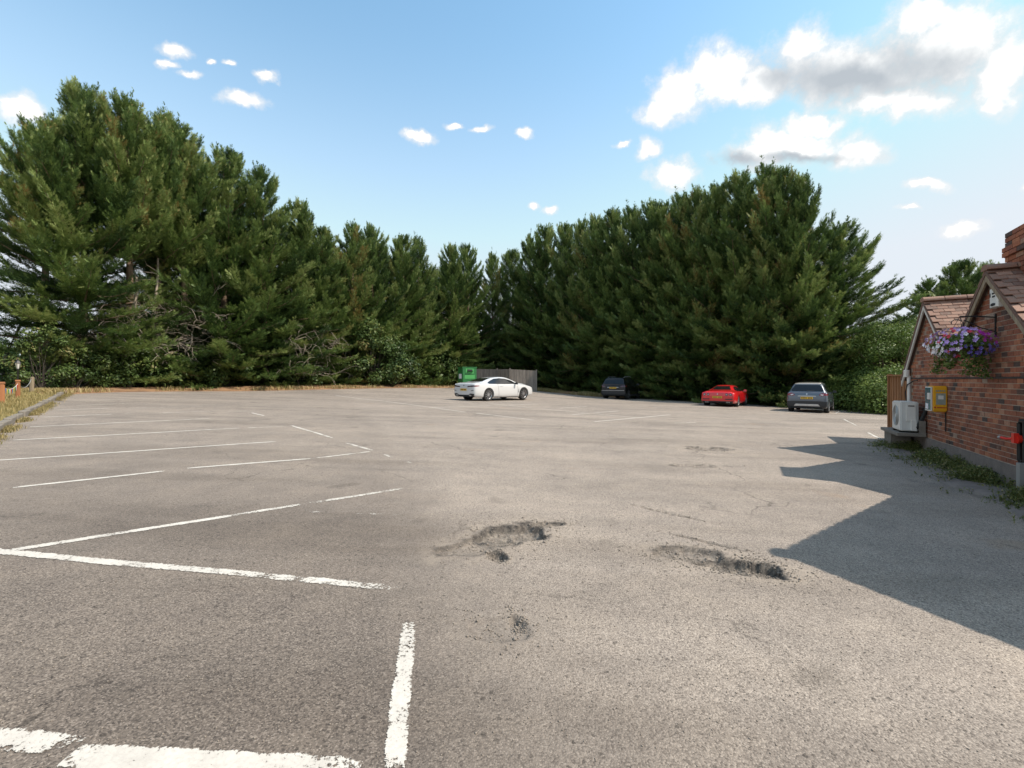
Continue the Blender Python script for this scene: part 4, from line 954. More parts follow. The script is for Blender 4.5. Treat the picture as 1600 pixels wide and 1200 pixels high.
# wooden gate panel continuing the wall line
gp0, gp1 = 4.80, 6.62
gate = tag(empty('fence_panel', B(gp0, 0, -.2)), 'brown stained close board panel between the building corner and yard', 'fence panel')
nb = 16
for k in range(nb):
    m = MB(); s0 = gp0+(gp1-gp0)*(k+.5)/nb; m.box(B(s0, -.06+(.012 if k % 2 else 0), .71), ((gp1-gp0)/nb+.012, .018, 1.42), BR); part(m, 'board', M['fence_brown'], gate)
for s0 in (gp0+.04, gp1+.03): m = MB(); m.box(B(s0, -.05, .56), (.09, .09, 1.84), BR); part(m, 'post', M['fence_brown'], gate)
m = MB(); m.box(B((gp0+gp1)/2, -.05, 1.445), (gp1-gp0+.15, .12, .035), BR); part(m, 'capping_rail', M['fence_brown'], gate)
m = MB(); m.box(B((gp0+gp1)/2+.3, -.06, -.16), (gp1-gp0+.1, .10, .34), BR); part(m, 'gravel_board', M['brick_j'], gate)

# gas riser: black pipes, red valve
ss = -.2
gr_ = tag(empty('gas_riser', B(ss, 0, -.2)), 'black pipe riser with red valve handle on the brick wall', 'pipe')
m = MB(); m.tube([B(ss-.25, .08, .80), B(ss+.06, .08, .80), B(ss+.10, .08, .76), B(ss+.10, .08, .28), B(ss+.06, .08, .22), B(ss-.3, .08, .20)], .028, 10); part(m, 'pipe', M['black_iron'], gr_, smooth=True)
m = MB(); m.tube([B(ss-.02, .08, .8), B(ss-.02, .08, -.2)], .022, 8); part(m, 'pipe', M['black_iron'], gr_, smooth=True)
m = MB(); m.tube([B(ss+.02, .09, .56), B(ss+.02, .14, .56)], [.05, .06], 12); m.box(B(ss+.03, .15, .57), (.07, .05, .13), BR); part(m, 'valve_body', M['red'], gr_)
m = MB(); m.tube([B(ss+.05, .15, .56), B(ss+.12, .20, .55), B(ss+.20, .22, .555)], [.016, .014, .018], 8); part(m, 'valve_lever', M['red'], gr_, smooth=True)
m = MB(); m.tube([B(ss+.2, .22, .555), B(ss+.24, .23, .555)], .022, 8); part(m, 'lever_tip', M['grey_metal'], gr_)
m = MB(); m.box(B(ss-.08, .12, -.05), (.09, .09, .62), BR); part(m, 'guard_post', M['grey_metal'], gr_)

# hanging basket
hb = B(1.0, 0, 0); bz = 1.86
sb_ = .74; bc = B(.77, .40, 1.86)
bracket = tag(empty('basket_bracket', B(sb_, 0, 2.0)), 'black scrolled iron bracket on the gable wall', 'bracket')
m = MB(); m.box(B(sb_, .012, 2.14), (.03, .02, .34), BR); part(m, 'back_plate', M['black_iron'], bracket)
m = MB(); m.tube([B(sb_, .02, 2.26), B(sb_+.02, .22, 2.29), B(.77, .40, 2.30)], .010, 6); part(m, 'arm', M['black_iron'], bracket)
m = MB(); m.tube([B(sb_, .02, 2.05), B(sb_+.06, .16, 2.12), B(sb_+.12, .32, 2.25)], .008, 6); m.tube([B(sb_+.12+.05*math.sin(t*.6), .40+.07*math.cos(t*.6), 2.20+.07*math.sin(t*.6)) for t in range(10)], .006, 5); part(m, 'scroll', M['black_iron'], bracket)
basket = tag(empty('hanging_basket', bc), 'hanging basket overflowing with lilac, white and magenta petunias', 'hanging basket')
rbk = np.random.default_rng(41); basket.scale = (.84, .84, .9)
m = MB(); m.lathe([(.02, -.24), (.13, -.21), (.21, -.12), (.245, 0), (.235, .01), (.05, .0)], 20); o = m.build('liner', M['wicker'], basket, True)
for t in range(3):
    an = t*2.094; m = MB(); tip = (B(.77, .40, 2.30)-bc); tip = Vector((tip.x/.84, tip.y/.84, tip.z/.9))
    m.tube([(.235*math.cos(an), .235*math.sin(an), 0), tuple(tip)], .004, 5); m.build('chain', M['black_iron'], basket)
d = norm(rbk.normal(0, 1, (1500, 3))); d[:, 2] = np.abs(d[:, 2])*.8-.15; P = d*np.array([.50, .42, .30])*rbk.uniform(.5, 1, (1500, 1)); P[:, :2] = P[:, :2] @ np.array([[.5, .87], [-.87, .5]])
tr = []; 
for k in range(9):
    a = rbk.uniform(0, 6.28); st = np.array([.3*math.cos(a), .26*math.sin(a), -.05]); n = 110; t = rbk.random(n); q = st*(1+.25*t[:, None])+rbk.normal(0, .045, (n, 3)); q[:, 2] = -.05-t*rbk.uniform(.3, .52); tr.append(q)
P = np.concatenate([P]+tr); o = new_obj('foliage', leaves_mesh('foliage', P, norm(P+rbk.normal(0, .3, P.shape)+[0, 0, .2]), rbk.uniform(.018, .038, len(P)), np.clip(rbk.normal(.55, .25, len(P)), 0, 1), rbk), M['leaf_light'], basket); o['kind'] = 'stuff'
fm = {}
def flower_mesh(key):
    m = MB(); n = 5; 
    for k in range(n):
        a0 = 2*math.pi*k/n; m.poly([(0, 0, -.012), (.034*math.cos(a0-.5), .034*math.sin(a0-.5), .006), (.043*math.cos(a0), .043*math.sin(a0), .009), (.034*math.cos(a0+.5), .034*math.sin(a0+.5), .006)])
    return m.mesh('flower')
FMS = {c: flower_mesh(c) for c in ('petal_lilac', 'petal_white', 'petal_violet', 'petal_magenta', 'petal_red')}
for k in range(340):
    v = rbk.normal(0, 1, 3); v /= np.linalg.norm(v); v[2] = v[2]*.75+.12
    pos = Vector((v[0]*.47, v[1]*.47, v[2]*.33)); u_ = pos.x-pos.y*.3
    sside = pos.dot(Vector((-.71, .70, 0)))
    r_ = rbk.random()
    if sside > .2 and pos.z < .04: c = 'petal_white'
    elif sside < -.02 and pos.z < .0: c = 'petal_violet'
    elif sside < -.20:
        c = 'petal_magenta'
        if r_ < .6: continue
    else: c = 'petal_lilac' if r_ < .66 else ('petal_white' if r_ < .86 else 'petal_red')
    o = new_obj('flower', FMS[c], M[c], basket); o.location = pos*1.04; o.rotation_euler = (pos+Vector((rbk.normal(0, .12), rbk.normal(0, .12), .08))).to_track_quat('Z', 'Y').to_euler(); s_ = rbk.uniform(.5, .92); o.scale = (s_, s_, s_)
# weeds along the wall foot
def weeds():
    r = np.random.default_rng(44); n = 20000; s = r.uniform(-4.2, 4.9, n); o = np.abs(r.normal(0, .24, n))+.04
    P = np.array(W0)[None]+np.array(WD)[None]*s[:, None]+np.array(WN)[None]*o[:, None]; t = fbm(P[:, 0], P[:, 1], 6, 2.2); k = t+r.normal(0, .07, n)-o*.12 > .42; P = P[k]; t = t[k]; o = o[k]; m = len(P); P[:, 2] = gz(P[:, 0], P[:, 1])+.0
    h = r.uniform(.03, .22, m)*(.35+t*1.1)*np.clip(1.25-o*.8, .35, 1.2)
    a = blades('weeds', P, h, np.clip(r.normal(.5, .22, m)+(r.random(m) > .93)*.4, 0, 1), r, .0032, .8)
    n2 = 45000; i = r.integers(0, m, n2); Q = P[i]+r.normal(0, .016, (n2, 3)); Q[:, 2] = P[i, 2]+h[i]*r.uniform(.1, 1.05, n2)
    b = leaves_mesh('weed_leaves', Q, norm(r.normal(0, 1, (n2, 3))+[0, 0, 1]), r.uniform(.008, .022, n2), np.clip(r.normal(.45, .2, n2)+(r.random(n2) > .95)*.6, 0, 1), r)
    return a, b
wa_, wb_ = weeds()
tag(new_obj('weeds', wa_, M['weed']), 'straggling grassy weeds along the foot of the brick wall', 'weeds', kind='stuff')
tag(new_obj('weed_leaves', wb_, M['weed']), 'small leafy weeds along the foot of the brick wall', 'weeds', kind='stuff')
def litter_strip():
    m = strip_sheet('soil_strip', [B(s, .62+.12*math.sin(s*2.1)+.05*math.sin(s*5), 0) for s in np.linspace(-5, 5, 14)], [B(s, -.02, 0) for s in np.linspace(-5, 5, 14)], M['plinth'], lift=.012, nseg=80, mound=.035, jag=.08)
litter_strip()

# ------------------------------------------------------------------ verge furniture
def bollard(px, pyb, hgt, label):
    p = gp(px, pyb); z0 = float(gz(p.x, p.y))+.12; e = tag(empty('bollard', (p.x, p.y, z0)), label, 'bollard', None); w = .115; e.rotation_euler = (0, 0, math.atan2(-p.x, p.y))
    m = MB(); m.box((0, 0, hgt/2-.05), (w, w, hgt+.1)); me = m.mesh('shaft'); bmx = bmesh.new(); bmx.from_mesh(me); bmesh.ops.bevel(bmx, geom=bmx.edges[:], offset=.018, segments=2, affect='EDGES'); bmx.to_mesh(me); bmx.free()
    new_obj('shaft', me, M['bollard'], e); m = MB(); m.box((0, 0, hgt+.02), (w+.03, w+.03, .05), taper=.8); m.build('cap', M['bollard'], e); return p, z0
b1, z1 = bollard(3, 638, .60, 'orange timber bollard at the near end of the bunting'); b2, z2 = bollard(28, 628, .58, 'orange timber bollard in front of the garden lantern')
p3 = gp(49, 618); e = tag(empty('small_post', (p3.x, p3.y, float(gz(p3.x, p3.y))+.1)), 'short weathered post at the end of the chain', 'post')
m = MB(); m.tube([(0, 0, -.2), (.02, 0, .3), (.03, .01, .62)], [.075, .07, .065], 8); m.build('shaft', M['barge_wood'], e, True); m = MB(); m.lathe([(.066, .60), (.04, .65), (0.0, .66)], 8, c=(.03, .01, 0)); m.build('top', M['barge_wood'], e)
bt = tag(empty('bunting', (b1.x, b1.y, z1+.6)), 'string of small coloured flags hung between the orange bollards', 'bunting')
A_ = Vector((b1.x, b1.y, z1+.52)); B_ = Vector((b2.x, b2.y, z2+.5)); pts = []
for k in range(13): t = k/12; q = A_.lerp(B_, t); q.z -= .55*t*(1-t); pts.append(q)
m = MB(); m.tube(pts, .006, 5); o = m.build('cord', M['white_plastic'], bt); o.location = -bt.location
for k in range(12):
    q = pts[k]; q2 = pts[k+1]; dv = (q2-q); m = MB(); tipp = (q+q2)/2+Vector((0, 0, -.17)); th = Vector((dv.y, -dv.x, 0)).normalized()*.003
    m.prism([q+dv*.1, q2-dv*.1, tipp], th); o = m.build('flag', M['flags'][k % 5], bt); o.location = -bt.location
ch = tag(MB().tube([Vector((b2.x, b2.y, z2+.5)).lerp(Vector((p3.x, p3.y, float(gz(p3.x, p3.y))+.65)), k/10)+Vector((0, 0, -.9*(k/10)*(1-k/10))) for k in range(11)], .012, 6).build('chain', M['grey_metal']), 'drooping chain from the lantern bollard to the short post', 'chain')
pl = Vector((-19.6, 18.05, 0)); lz = float(gz(pl.x, pl.y))+.1; la = tag(empty('garden_lantern', (pl.x, pl.y, lz)), 'black garden lantern on a slim post behind the bollard', 'lantern'); la.scale = (.75, .75, .9)
m = MB(); m.lathe([(.09, 0), (.05, .1), (.032, .2), (.03, 1.0), (.05, 1.05), (.03, 1.08)], 10); m.build('post', M['black_iron'], la, True)
m = MB(); m.lathe([(.05, 1.08), (.115, 1.32)], 6); m.build('glass', M['lamp_clear'], la)
m = MB()
for k in range(6):
    an = 2*math.pi*k/6; m.tube([(.053*math.cos(an), .053*math.sin(an), 1.08), (.118*math.cos(an), .118*math.sin(an), 1.32)], .008, 4)
m.build('frame', M['black_iron'], la); m = MB(); m.lathe([(.15, 1.32), (.07, 1.42), (.03, 1.45), (.025, 1.52), (0, 1.55)], 6); m.build('hood', M['black_iron'], la)

# ------------------------------------------------------------------ timber enclosure fence and textile bank
def at_depth(px, y): u = (px-HX)/F; return Vector((u*y, y, float(gz(u*y, y))))
fp = [at_depth(741, 42.5), at_depth(777, 41), at_depth(797, 39.2), at_depth(838, 39.4)]
tf = tag(empty('timber_fence', fp[2]), 'weathered grey close board timber fence behind the white coupe', 'fence')
for (a, b) in zip(fp, fp[1:]):
    L = (b-a).length; n = max(6, int(L/.135)); d = (b-a).normalized(); MR = Matrix((d, Vector((-d.y, d.x, 0)), Vector((0, 0, 1)))).transposed()
    bmz = MB().box((0, 0, 0), (L/n-.006, .022, 1.78)).mesh('board')
    for k in range(n):
        c = a.lerp(b, (k+.5)/n); o = new_obj('board', bmz, M['fence_grey'], tf); o.location = c+Vector((0, 0, .93))-fp[2]+MR @ Vector((0, .012 if k % 2 else 0, 0)); o.rotation_euler = (0, 0, math.atan2(d.y, d.x))
    for hz in (.4, 1.5):
        m = MB(); m.box((a+b)/2-fp[2]+Vector((0, 0, hz))+MR @ Vector((0, .05, 0)), (L, .05, .08), MR); m.build('rail', M['fence_grey'], tf)
for q in fp: m = MB(); m.box(q-fp[2]+Vector((0, 0, .93)), (.11, .11, 1.98)); m.build('post', M['fence_grey'], tf)
tp = at_depth(730, 37.6); tb = empty('textile_bank', tp, R(28)); tag(tb, 'green steel recycling bank with a chute beside the timber fence', 'recycling bank')
m = MB(); m.box((0, 0, .92), (1.25, 1.05, 1.75)); me = m.mesh('body'); bmx = bmesh.new(); bmx.from_mesh(me); bmesh.ops.bevel(bmx, geom=bmx.edges[:], offset=.03, segments=2, affect='EDGES'); bmx.to_mesh(me); bmx.free(); new_obj('body', me, M['green_bank'], tb)
m = MB(); m.box((.0, 0, 1.83), (1.3, 1.1, .07)); m.build('lid', M['green_bank'], tb)
m = MB(); m.box((.0, -.535, 1.52), (.72, .03, .42)); hd = m.build('chute', M['green_light'], tb)
m = MB(); m.box((.0, -.556, 1.55), (.46, .02, .22)); m.build('opening', M['dark_ink'], hd)
m = MB(); m.prism([(-.25, -.565, 1.44), (-.25, -.70, 1.52), (-.25, -.565, 1.48)], (.5, 0, 0)); m.build('flap', M['green_bank'], hd)
m = MB(); m.box((0, -.53, 1.05), (.9, .02, .32)); m.build('label_panel', M['green_light'], tb)
m = MB(); m.box((-.635, -.05, 1.1), (.02, .55, .38)); m.build('side_label', M['petal_white'], tb)
for x in (-.5, .5):
    for y in (-.4, .4): m = MB(); m.box((x, y, .03), (.14, .14, .1)); m.build('foot', M['trim'], tb)

# ------------------------------------------------------------------ cars
def catmull(P, n):
    P = np.asarray(P, float); Q = np.vstack([2*P[0]-P[1], P, 2*P[-1]-P[-2]]); out = []
    for i in range(1, len(Q)-2):
        p0, p1, p2, p3 = Q[i-1], Q[i], Q[i+1], Q[i+2]
        for k in range(n):
            t = k/n; out.append(.5*((2*p1)+(-p0+p2)*t+(2*p0-5*p1+4*p2-p3)*t*t+(-p0+3*p1-3*p2+p3)*t**3))
    out.append(P[-1]); return np.array(out)
def body_mesh(st, ns=4, wheels=(), wr=.37, hw=.9):
    rows = catmull(st, ns); V = []; M_ = None
    for (y, zb, zs, zt, Wd, wrf) in rows:
        hs = zs-zb; zr = zt-max(.012, .09*(zt-zs))
        ctrl = [(0, zb), (.78*Wd, zb), (.93*Wd, zb+.035), (.985*Wd, zb+.22*hs), (Wd, zb+.45*hs), (.99*Wd, zb+.72*hs), (.965*Wd, zs-.05*hs), (.93*Wd, zs+.012),
                (wrf+(.93*Wd-wrf)*.52, zs+(zr-zs)*.52), (wrf, zr), (.62*wrf, zt-.008), (0, zt)]
        h = catmull(ctrl, 3); ring = [(x, y, z) for x, z in h]+[(-x, y, z) for x, z in h[::-1][1:-1]]
        M_ = len(ring); V += ring
    n = len(rows); Fc = []
    for i in range(n-1):
        for k in range(M_): q = (k+1) % M_; Fc.append((i*M_+k, i*M_+q, (i+1)*M_+q, (i+1)*M_+k))
    Fc.append(tuple(range(M_))[::-1]); Fc.append(tuple((n-1)*M_+k for k in range(M_)))
    me = bpy.data.meshes.new('body'); me.from_pydata(V, [], Fc)
    bm = bmesh.new(); bm.from_mesh(me); bmesh.ops.remove_doubles(bm, verts=bm.verts, dist=1e-5); bmesh.ops.recalc_face_normals(bm, faces=bm.faces); bm.to_mesh(me); bm.free()
    full = BVHTree.FromPolygons([v.co[:] for v in me.vertices], [p.vertices[:] for p in me.polygons])
    tmp = bpy.data.objects.new('tmp', me); COL.objects.link(tmp); cut = []
    for (wy) in wheels:
        for sx in (-1, 1):
            m = MB(); m.lathe([(wr, -.26), (wr, .26)], 28, 'x', (sx*hw, wy, wr*.9)); co = bpy.data.objects.new('cut', m.mesh('cut')); COL.objects.link(co); cut.append(co)
            md = tmp.modifiers.new('b', 'BOOLEAN'); md.operation = 'DIFFERENCE'; md.object = co; md.solver = 'EXACT'
    dg = bpy.context.evaluated_depsgraph_get(); dg.update(); me2 = bpy.data.meshes.new_from_object(tmp.evaluated_get(dg))
    for o in [tmp]+cut: bpy.data.objects.remove(o)
    me2.polygons.foreach_set('use_smooth', np.ones(len(me2.polygons), bool)); me2.set_sharp_from_angle(angle=R(38)); me2.name = 'body'; me2.materials.clear()
    return me2, full
def project(bvh, poly, mode, off=.005, res=.07, thick=0):
    """polygon in side (y,z) or rear/front (x,z) or top (x,y) view laid on the body"""
    bm = bmesh.new(); vs = []
    for a, b in poly: vs.append(bm.verts.new((a, b, 0)))
    bm.faces.new(vs); bmesh.ops.triangulate(bm, faces=bm.faces[:])
    for _ in range(5):
        ed = [e for e in bm.edges if e.calc_length() > res]
        if not ed: break
        bmesh.ops.subdivide_edges(bm, edges=ed, cuts=1); bmesh.ops.triangulate(bm, faces=bm.faces[:])
    for v in bm.verts:
        a, b = v.co.x, v.co.y
        if mode in ('right', 'left'): s = 1 if mode == 'right' else -1; o = Vector((s*3, a, b)); d = Vector((-s, 0, 0))
        elif mode == 'rear': o = Vector((a, -6, b)); d = Vector((0, 1, 0))
        elif mode == 'front': o = Vector((a, 6, b)); d = Vector((0, -1, 0))
        else: o = Vector((a, b, 5)); d = Vector((0, 0, -1))
        h, nr, _, _ = bvh.ray_cast(o, d)
        if h is None: h, nr, _, _ = bvh.find_nearest(o+d*(2 if mode in ('right', 'left') else 3.8)); 
        if nr.dot(d) > 0: nr = -nr
        v.co = h+nr*off
    me = bpy.data.meshes.new('p'); bmesh.ops.recalc_face_normals(bm, faces=bm.faces); bm.to_mesh(me); bm.free()
    me.polygons.foreach_set('use_smooth', np.ones(len(me.polygons), bool)); return me
def seg(p, q, w=.006):
    a, b = np.array(p, float), np.array(q, float); d = b-a; d /= np.linalg.norm(d); n = np.array([-d[1], d[0]])*w; return [tuple(a-n), tuple(b-n), tuple(b+n), tuple(a+n)]
def wheel(root, x, y, r, w, spokes, rim_mat, side, steer=0):
    e = MB(); e.lathe([(r*.60, -w*.25), (r*.60, w*.15), (.0, w*.15)], 24, 'x'); wl = e.build('wheel', M['trim'], root); wl.location = (x, y, r); 
    t = MB(); t.lathe([(r*.66, -w*.48), (r*.93, -w*.5), (r, -w*.34), (r, w*.34), (r*.93, w*.5), (r*.66, w*.48), (r*.66, -w*.48)], 28, 'x', caps=False); t.build('tyre', M['rubber'], wl, True)
    m = MB(); o = side*w*.44
    m.lathe([(r*.66, o-side*.02), (r*.70, o), (r*.67, o+side*.006), (r*.62, o-side*.01)], 28, 'x', caps=False); m.lathe([(r*.16, o-side*.03), (r*.15, o+side*.0), (.001, o+side*.004)], 12, 'x', caps=False)
    for k in range(spokes):
        an = 2*math.pi*k/spokes+.2; Rm = Matrix.Rotation(an, 3, 'X'); m.box(Rm @ Vector((o-side*.012, 0, r*.40)), (.022, r*(.075 if spokes > 6 else .17), r*.54), Rm)
    m.build('rim', rim_mat, wl)
    return wl
def mirror(poly): return [(-a, b) for a, b in poly]
def car(name, label, st, p, heading, paint, wheels, wr, ww, spokes, rim, hw, parts, category='car'):
    """heading: angle clockwise from +Y. parts: (name, material, mode, polygon, offset)"""
    e = empty(name, p, -heading); tag(e, label, category)
    me, bvh = body_mesh(st, wheels=wheels, wr=wr*1.10, hw=hw); body = new_obj('body', me, paint, e)
    lin = MB()
    for wy in wheels:
        for s in (-1, 1): wheel(e, s*(hw-ww/2-.015), wy, wr, ww, spokes, rim, s)
    byname = {}
    for (nm, mt, mode, poly, off, par) in parts:
        for md, pg in (([(mode, poly)] if mode not in ('sides', 'rear2') else ([('right', poly), ('left', poly)] if mode == 'sides' else [('rear', poly), ('rear', mirror(poly))]))):
            mesh = project(bvh, pg, md, off); mesh.name = nm; o = new_obj(nm, mesh, M[mt], byname.get(par, e) if par else e); byname[nm] = o
    return e, bvh
def mirror_pair(e, x, y, z, paint):
    for s in (-1, 1):
        m = MB(); m.box((s*x, y, z), (.17, .09, .12), taper=.8); m.tube([(s*(x-.16), y+.02, z-.05), (s*(x-.05), y, z-.03)], .02, 6); me = m.mesh('door_mirror')
        new_obj('door_mirror', me, paint, e)
def pose(px, y, heading): u = (px-HX)/F; return Vector((u*y, y, float(gz(u*y, y))))
def circ(cx, cz, r, n=14): return [(cx+r*math.cos(2*math.pi*k/n), cz+r*math.sin(2*math.pi*k/n)) for k in range(n)]
def plate(e, y, z, w=.52, h=.11, tilt=0):
    m = MB(); m.box((0, 0, 0), (w, .012, h)); o = m.build('number_plate', M['plate'], e); o.location = (0, y, z); o.rotation_euler = (tilt, 0, 0)
    k = MB(); x = -w*.40
    for i in range(7):
        k.box((x, -.0075, 0), (.042, .003, h*.55)); x += .062+(.035 if i == 3 else 0)
    k.build('characters', M['dark_ink'], o)

# white coupe
st = [(-2.42, .44, .66, .68, .70, .50), (-2.405, .34, .78, .80, .80, .60), (-2.36, .27, .90, .93, .86, .66), (-2.27, .24, .95, 1.00, .90, .68), (-2.05, .22, .95, 1.035, .94, .66), (-1.70, .20, .94, 1.07, .955, .60),
      (-1.25, .19, .925, 1.19, .955, .55), (-.70, .18, .91, 1.305, .945, .53), (-.15, .17, .895, 1.345, .93, .53), (.30, .17, .885, 1.31, .925, .54), (.75, .17, .88, 1.17, .925, .58), (1.12, .17, .875, 1.015, .93, .64),
      (1.55, .19, .84, .95, .945, .66), (1.95, .21, .775, .87, .93, .62), (2.22, .23, .70, .77, .86, .54), (2.37, .27, .60, .65, .74, .44), (2.42, .34, .52, .55, .62, .36)]
hd = math.atan2(.70, .714); rw = Vector((-1.36, 25.0, 0)); fwd = Vector((math.sin(hd), math.cos(hd), 0)); rgt = Vector((math.cos(hd), -math.sin(hd), 0))
c0 = rw+fwd*1.40-rgt*.80; c0.z = float(gz(c0.x, c0.y))
sidewin = [(.98, .935), (.55, 1.135), (.12, 1.235), (-.30, 1.26), (-.75, 1.225), (-1.15, 1.10), (-1.42, .985), (-1.30, .955), (-.6, .945), (.3, .935)]
e, bv = car('coupe_car', 'white two-door coupe with large alloys parked across the empty bays', st, c0, hd, M['car_white'], (-1.40, 1.42), .355, .25, 10, M['alloy'], .945, [
    ('side_window', 'glass', 'sides', sidewin, .005, None), ('rear_window', 'glass', 'rear', [(-.60, 1.075), (.60, 1.075), (.43, 1.27), (-.43, 1.27)], .005, None),
    ('windscreen', 'glass', 'front', [(-.62, 1.01), (.62, 1.01), (.46, 1.28), (-.46, 1.28)], .005, None),
    ('tail_lamp', 'tail_dark', 'rear2', [(.30, .78), (.86, .80), (.89, .865), (.80, .875), (.34, .83)], .007, None), ('tail_lamp', 'tail_red', 'sides', [(-2.36, .80), (-2.08, .83), (-2.10, .865), (-2.34, .86)], .007, None),
    ('rear_diffuser', 'trim', 'rear', [(-.80, .25), (.80, .25), (.83, .42), (.56, .44), (.42, .36), (-.42, .36), (-.56, .44), (-.83, .42)], .008, None),
    ('bumper_vent', 'trim', 'rear2', [(.62, .56), (.82, .60), (.80, .63), (.62, .595)], .007, None), ('exhaust', 'silver_trim', 'rear2', [(.46, .30), (.64, .30), (.66, .36), (.48, .37)], .02, None),
    ('door_seam', 'trim', 'sides', seg((-.62, .28), (-.70, .93), .006), .003, None), ('door_seam', 'trim', 'sides', seg((.88, .30), (.93, .92), .006), .003, None), ('fender_vent', 'trim', 'sides', [(.92, .42), (.97, .44), (1.02, .64), (.985, .65)], .005, None),
    ('door_handle', 'car_white', 'sides', [(-.55, .795), (-.30, .80), (-.30, .83), (-.55, .825)], .02, None), ('sill', 'trim', 'sides', [(-.95, .17), (.98, .17), (.98, .205), (-.95, .205)], .006, None),
    ('window_trim', 'trim', 'sides', [(.98, .925), (.3, .922), (-.6, .93), (-1.35, .945), (-1.35, .957), (-.6, .945), (.3, .936), (.98, .938)], .008, None),
    ('headlamp', 'lamp_clear', 'front', [(.42, .60), (.80, .66), (.78, .71), (.42, .66)], .006, None), ('headlamp', 'lamp_clear', 'front', [(-.42, .60), (-.80, .66), (-.78, .71), (-.42, .66)], .006, None),
    ('badge', 'trim', 'rear', circ(0, .86, .035), .012, None)])
mirror_pair(e, 1.0, .72, .96, M['trim']); plate(e, -2.432, .64)

# grey-blue crossover
st2 = [(-2.06, .44, .74, .77, .74, .56), (-2.045, .34, .90, .93, .82, .64), (-2.0, .29, 1.00, 1.04, .865, .68), (-1.92, .26, 1.03, 1.16, .885, .67), (-1.80, .25, 1.04, 1.33, .89, .64), (-1.68, .24, 1.04, 1.47, .892, .60), (-1.52, .24, 1.035, 1.53, .893, .585),
       (-.95, .22, 1.02, 1.565, .893, .58), (-.25, .21, 1.0, 1.565, .89, .58), (.30, .21, .99, 1.50, .89, .58), (.72, .21, .985, 1.32, .89, .61), (1.05, .21, .975, 1.12, .89, .66), (1.40, .23, .95, 1.04, .885, .67), (1.74, .25, .88, .965, .86, .62), (1.97, .28, .76, .82, .78, .52), (2.06, .35, .60, .64, .64, .4)]
def suv_parts(body, roofm, bumper, skid, lampm):
    return [('side_window', 'glass', 'sides', [(.86, 1.01), (.40, 1.36), (-.1, 1.43), (-.9, 1.44), (-1.35, 1.38), (-1.50, 1.16), (-1.2, 1.07), (0, 1.03)], .006, None),
     ('rear_window', 'glass', 'rear', [(-.66, 1.11), (.66, 1.11), (.70, 1.17), (.53, 1.43), (-.53, 1.43), (-.70, 1.17)], .006, None), ('windscreen', 'glass', 'front', [(-.64, 1.08), (.64, 1.08), (.5, 1.44), (-.5, 1.44)], .006, None),
     ('lower_bumper', bumper, 'rear', [(-.84, .30), (.84, .30), (.86, .60), (.60, .62), (-.60, .62), (-.86, .60)], .008, None), ('skid_plate', skid, 'rear', [(-.56, .37), (.56, .37), (.48, .47), (-.48, .47)], .018, None),
     ('tail_lamp', lampm, 'rear2', [(.50, .93), (.60, .87), (.84, .90), (.86, 1.0), (.66, 1.02)], .01, None), ('tail_lamp', 'tail_red', 'sides', [(-2.0, .90), (-1.76, .95), (-1.74, 1.02), (-1.96, 1.0)], .009, None),
     ('sill', 'trim', 'sides', [(-.9, .22), (.9, .22), (.9, .34), (-.9, .34)], .009, None), ('door_seam', 'trim', 'sides', seg((-.15, .34), (-.15, 1.03), .005), .003, None), ('door_handle', 'trim', 'sides', [(-.10, .86), (.08, .86), (.08, .89), (-.10, .89)], .02, None),
     ('roof_panel', roofm, 'top', [(-.54, -1.55), (.54, -1.55), (.54, .15), (-.54, .15)], .004, None), ('rear_spoiler', roofm, 'rear', [(-.58, 1.46), (.58, 1.46), (.54, 1.525), (-.54, 1.525)], .012, None),
     ('plate_trim', 'silver_trim', 'rear', [(-.40, .85), (.40, .85), (.37, .885), (-.37, .885)], .014, None)]
hd2 = R(39); p = pose(1268, 24.6, hd2)
e, bv = car('crossover_car', 'grey-blue crossover with pale roof parked facing the conifers', st2, p, hd2, M['car_blue'], (-1.28, 1.32), .335, .21, 5, M['alloy'], .895, suv_parts('car_blue', 'roof_grey', 'trim', 'silver_trim', 'tail_red')+
   [('lamp_lens', 'lamp_clear', 'rear2', [(.57, .92), (.68, .90), (.72, .95), (.60, .965)], .016, None), ('badge', 'silver_trim', 'rear', [(0, .91), (.04, .965), (0, 1.02), (-.04, .965)], .016, None), ('wiper', 'trim', 'rear', [(-.02, 1.12), (.30, 1.12), (.32, 1.14), (-.02, 1.15)], .02, None)])
mirror_pair(e, .98, .62, 1.06, M['trim']); plate(e, -2.07, .775, tilt=-.05)
# black sport utility
hd3 = R(31); p = pose(972, 35.0, hd3)
st3 = [(a*1.06, b*1.05, c*1.03, d*1.045, w*1.06, r*1.12) for (a, b, c, d, w, r) in st2]
def sc(parts, sy, sz, sx):
    out = []
    for (n, mt, md, pg, of, pr) in parts: out.append((n, mt, md, [((a*sx if md in ('rear', 'rear2', 'front') else (a*sy if md != 'top' else a*sx)), (b*sz if md != 'top' else b*sy)) for a, b in pg], of, pr))
    return out
e, bv = car('utility_car', 'black sport utility car with roof rails in the shade of the conifers', st3, p, hd3, M['car_black'], (-1.36, 1.40), .37, .25, 10, M['alloy_dark'], .95, sc(suv_parts('car_black', 'car_black', 'trim', 'trim', 'tail_dark'), 1.06, 1.035, 1.06)+
   [('bumper_strip', 'silver_trim', 'rear', [(-.84, .66), (.84, .66), (.84, .685), (-.84, .685)], .014, None)])
for s in (-1, 1): m = MB(); m.tube([(s*.60, -1.5, 1.60), (s*.60, -1.3, 1.665), (s*.60, .0, 1.68), (s*.60, .3, 1.62)], .018, 6); m.build('roof_rail', M['silver_trim'], e)
mirror_pair(e, 1.05, .66, 1.10, M['trim']); plate(e, -2.195, .86)
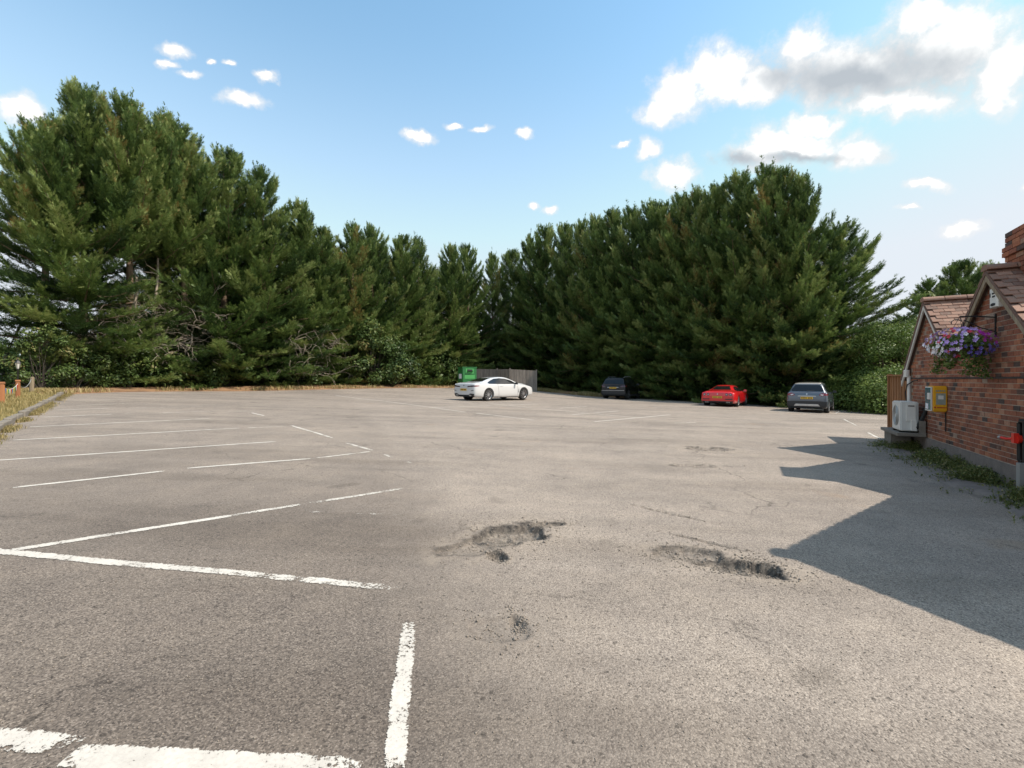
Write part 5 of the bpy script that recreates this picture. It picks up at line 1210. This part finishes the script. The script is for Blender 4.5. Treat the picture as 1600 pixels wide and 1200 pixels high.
# red grand tourer
st4 = [(-2.27, .44, .62, .67, .72, .52), (-2.255, .33, .72, .80, .82, .62), (-2.20, .27, .80, .89, .89, .66), (-2.05, .23, .84, .935, .935, .66), (-1.70, .20, .86, .965, .965, .62), (-1.30, .18, .86, 1.02, .975, .54), (-.85, .17, .86, 1.175, .965, .47),
       (-.40, .16, .855, 1.262, .955, .45), (-.02, .16, .85, 1.275, .945, .46), (.35, .16, .85, 1.21, .945, .54), (.75, .16, .84, 1.02, .945, .60), (1.08, .17, .83, .935, .95, .66), (1.55, .19, .79, .88, .955, .66), (1.95, .22, .70, .78, .92, .60), (2.18, .26, .58, .64, .82, .48), (2.28, .33, .47, .5, .68, .38)]
hd4 = R(36.5); p = pose(1134, 28.3, hd4)
e, bv = car('grand_tourer_car', 'red low sports coupe with four round tail lamps', st4, p, hd4, M['car_red'], (-1.22, 1.28), .335, .27, 5, M['alloy'], .955, [
    ('side_window', 'glass', 'sides', [(.66, .90), (.30, 1.09), (-.05, 1.18), (-.45, 1.18), (-.85, 1.07), (-1.12, .95), (-.9, .915), (0, .895)], .005, None), ('rear_window', 'glass', 'rear', [(-.54, 1.0), (.54, 1.0), (.37, 1.21), (-.37, 1.21)], .005, None),
    ('windscreen', 'glass', 'front', [(-.6, .96), (.6, .96), (.45, 1.22), (-.45, 1.22)], .005, None),
    ('lamp_panel', 'car_red', 'rear', [(-.86, .60), (.86, .60), (.88, .80), (-.88, .80)], .004, None),
    ('tail_lamp', 'tail_dark', 'rear2', circ(.50, .735, .075), .010, None), ('tail_lamp', 'tail_dark', 'rear2', circ(.71, .735, .075), .010, None), ('lamp_centre', 'lamp_clear', 'rear2', circ(.50, .74, .024, 10), .016, None), ('lamp_centre', 'lamp_clear', 'rear2', circ(.71, .74, .024, 10), .016, None),
    ('lower_valance', 'trim', 'rear', [(-.80, .24), (.80, .24), (.84, .36), (-.84, .36)], .008, None), ('bumper_slot', 'trim', 'rear2', [(.42, .44), (.80, .44), (.80, .50), (.42, .50)], .008, None),
    ('badge', 'silver_trim', 'rear', [(-.02, .72), (.02, .72), (.03, .79), (-.01, .80)], .012, None), ('door_seam', 'trim', 'sides', seg((-.62, .24), (-.68, .88), .005), .003, None), ('door_seam', 'trim', 'sides', seg((.62, .24), (.66, .86), .005), .003, None),
    ('exhaust', 'silver_trim', 'rear2', circ(.52, .30, .04, 10), .02, None), ('exhaust', 'silver_trim', 'rear2', circ(.63, .30, .04, 10), .02, None), ('fender_vent', 'trim', 'sides', [(.78, .5), (.86, .5), (.84, .66), (.80, .66)], .005, None)])
mirror_pair(e, 1.0, .5, .93, M['car_red']); plate(e, -2.29, .585)
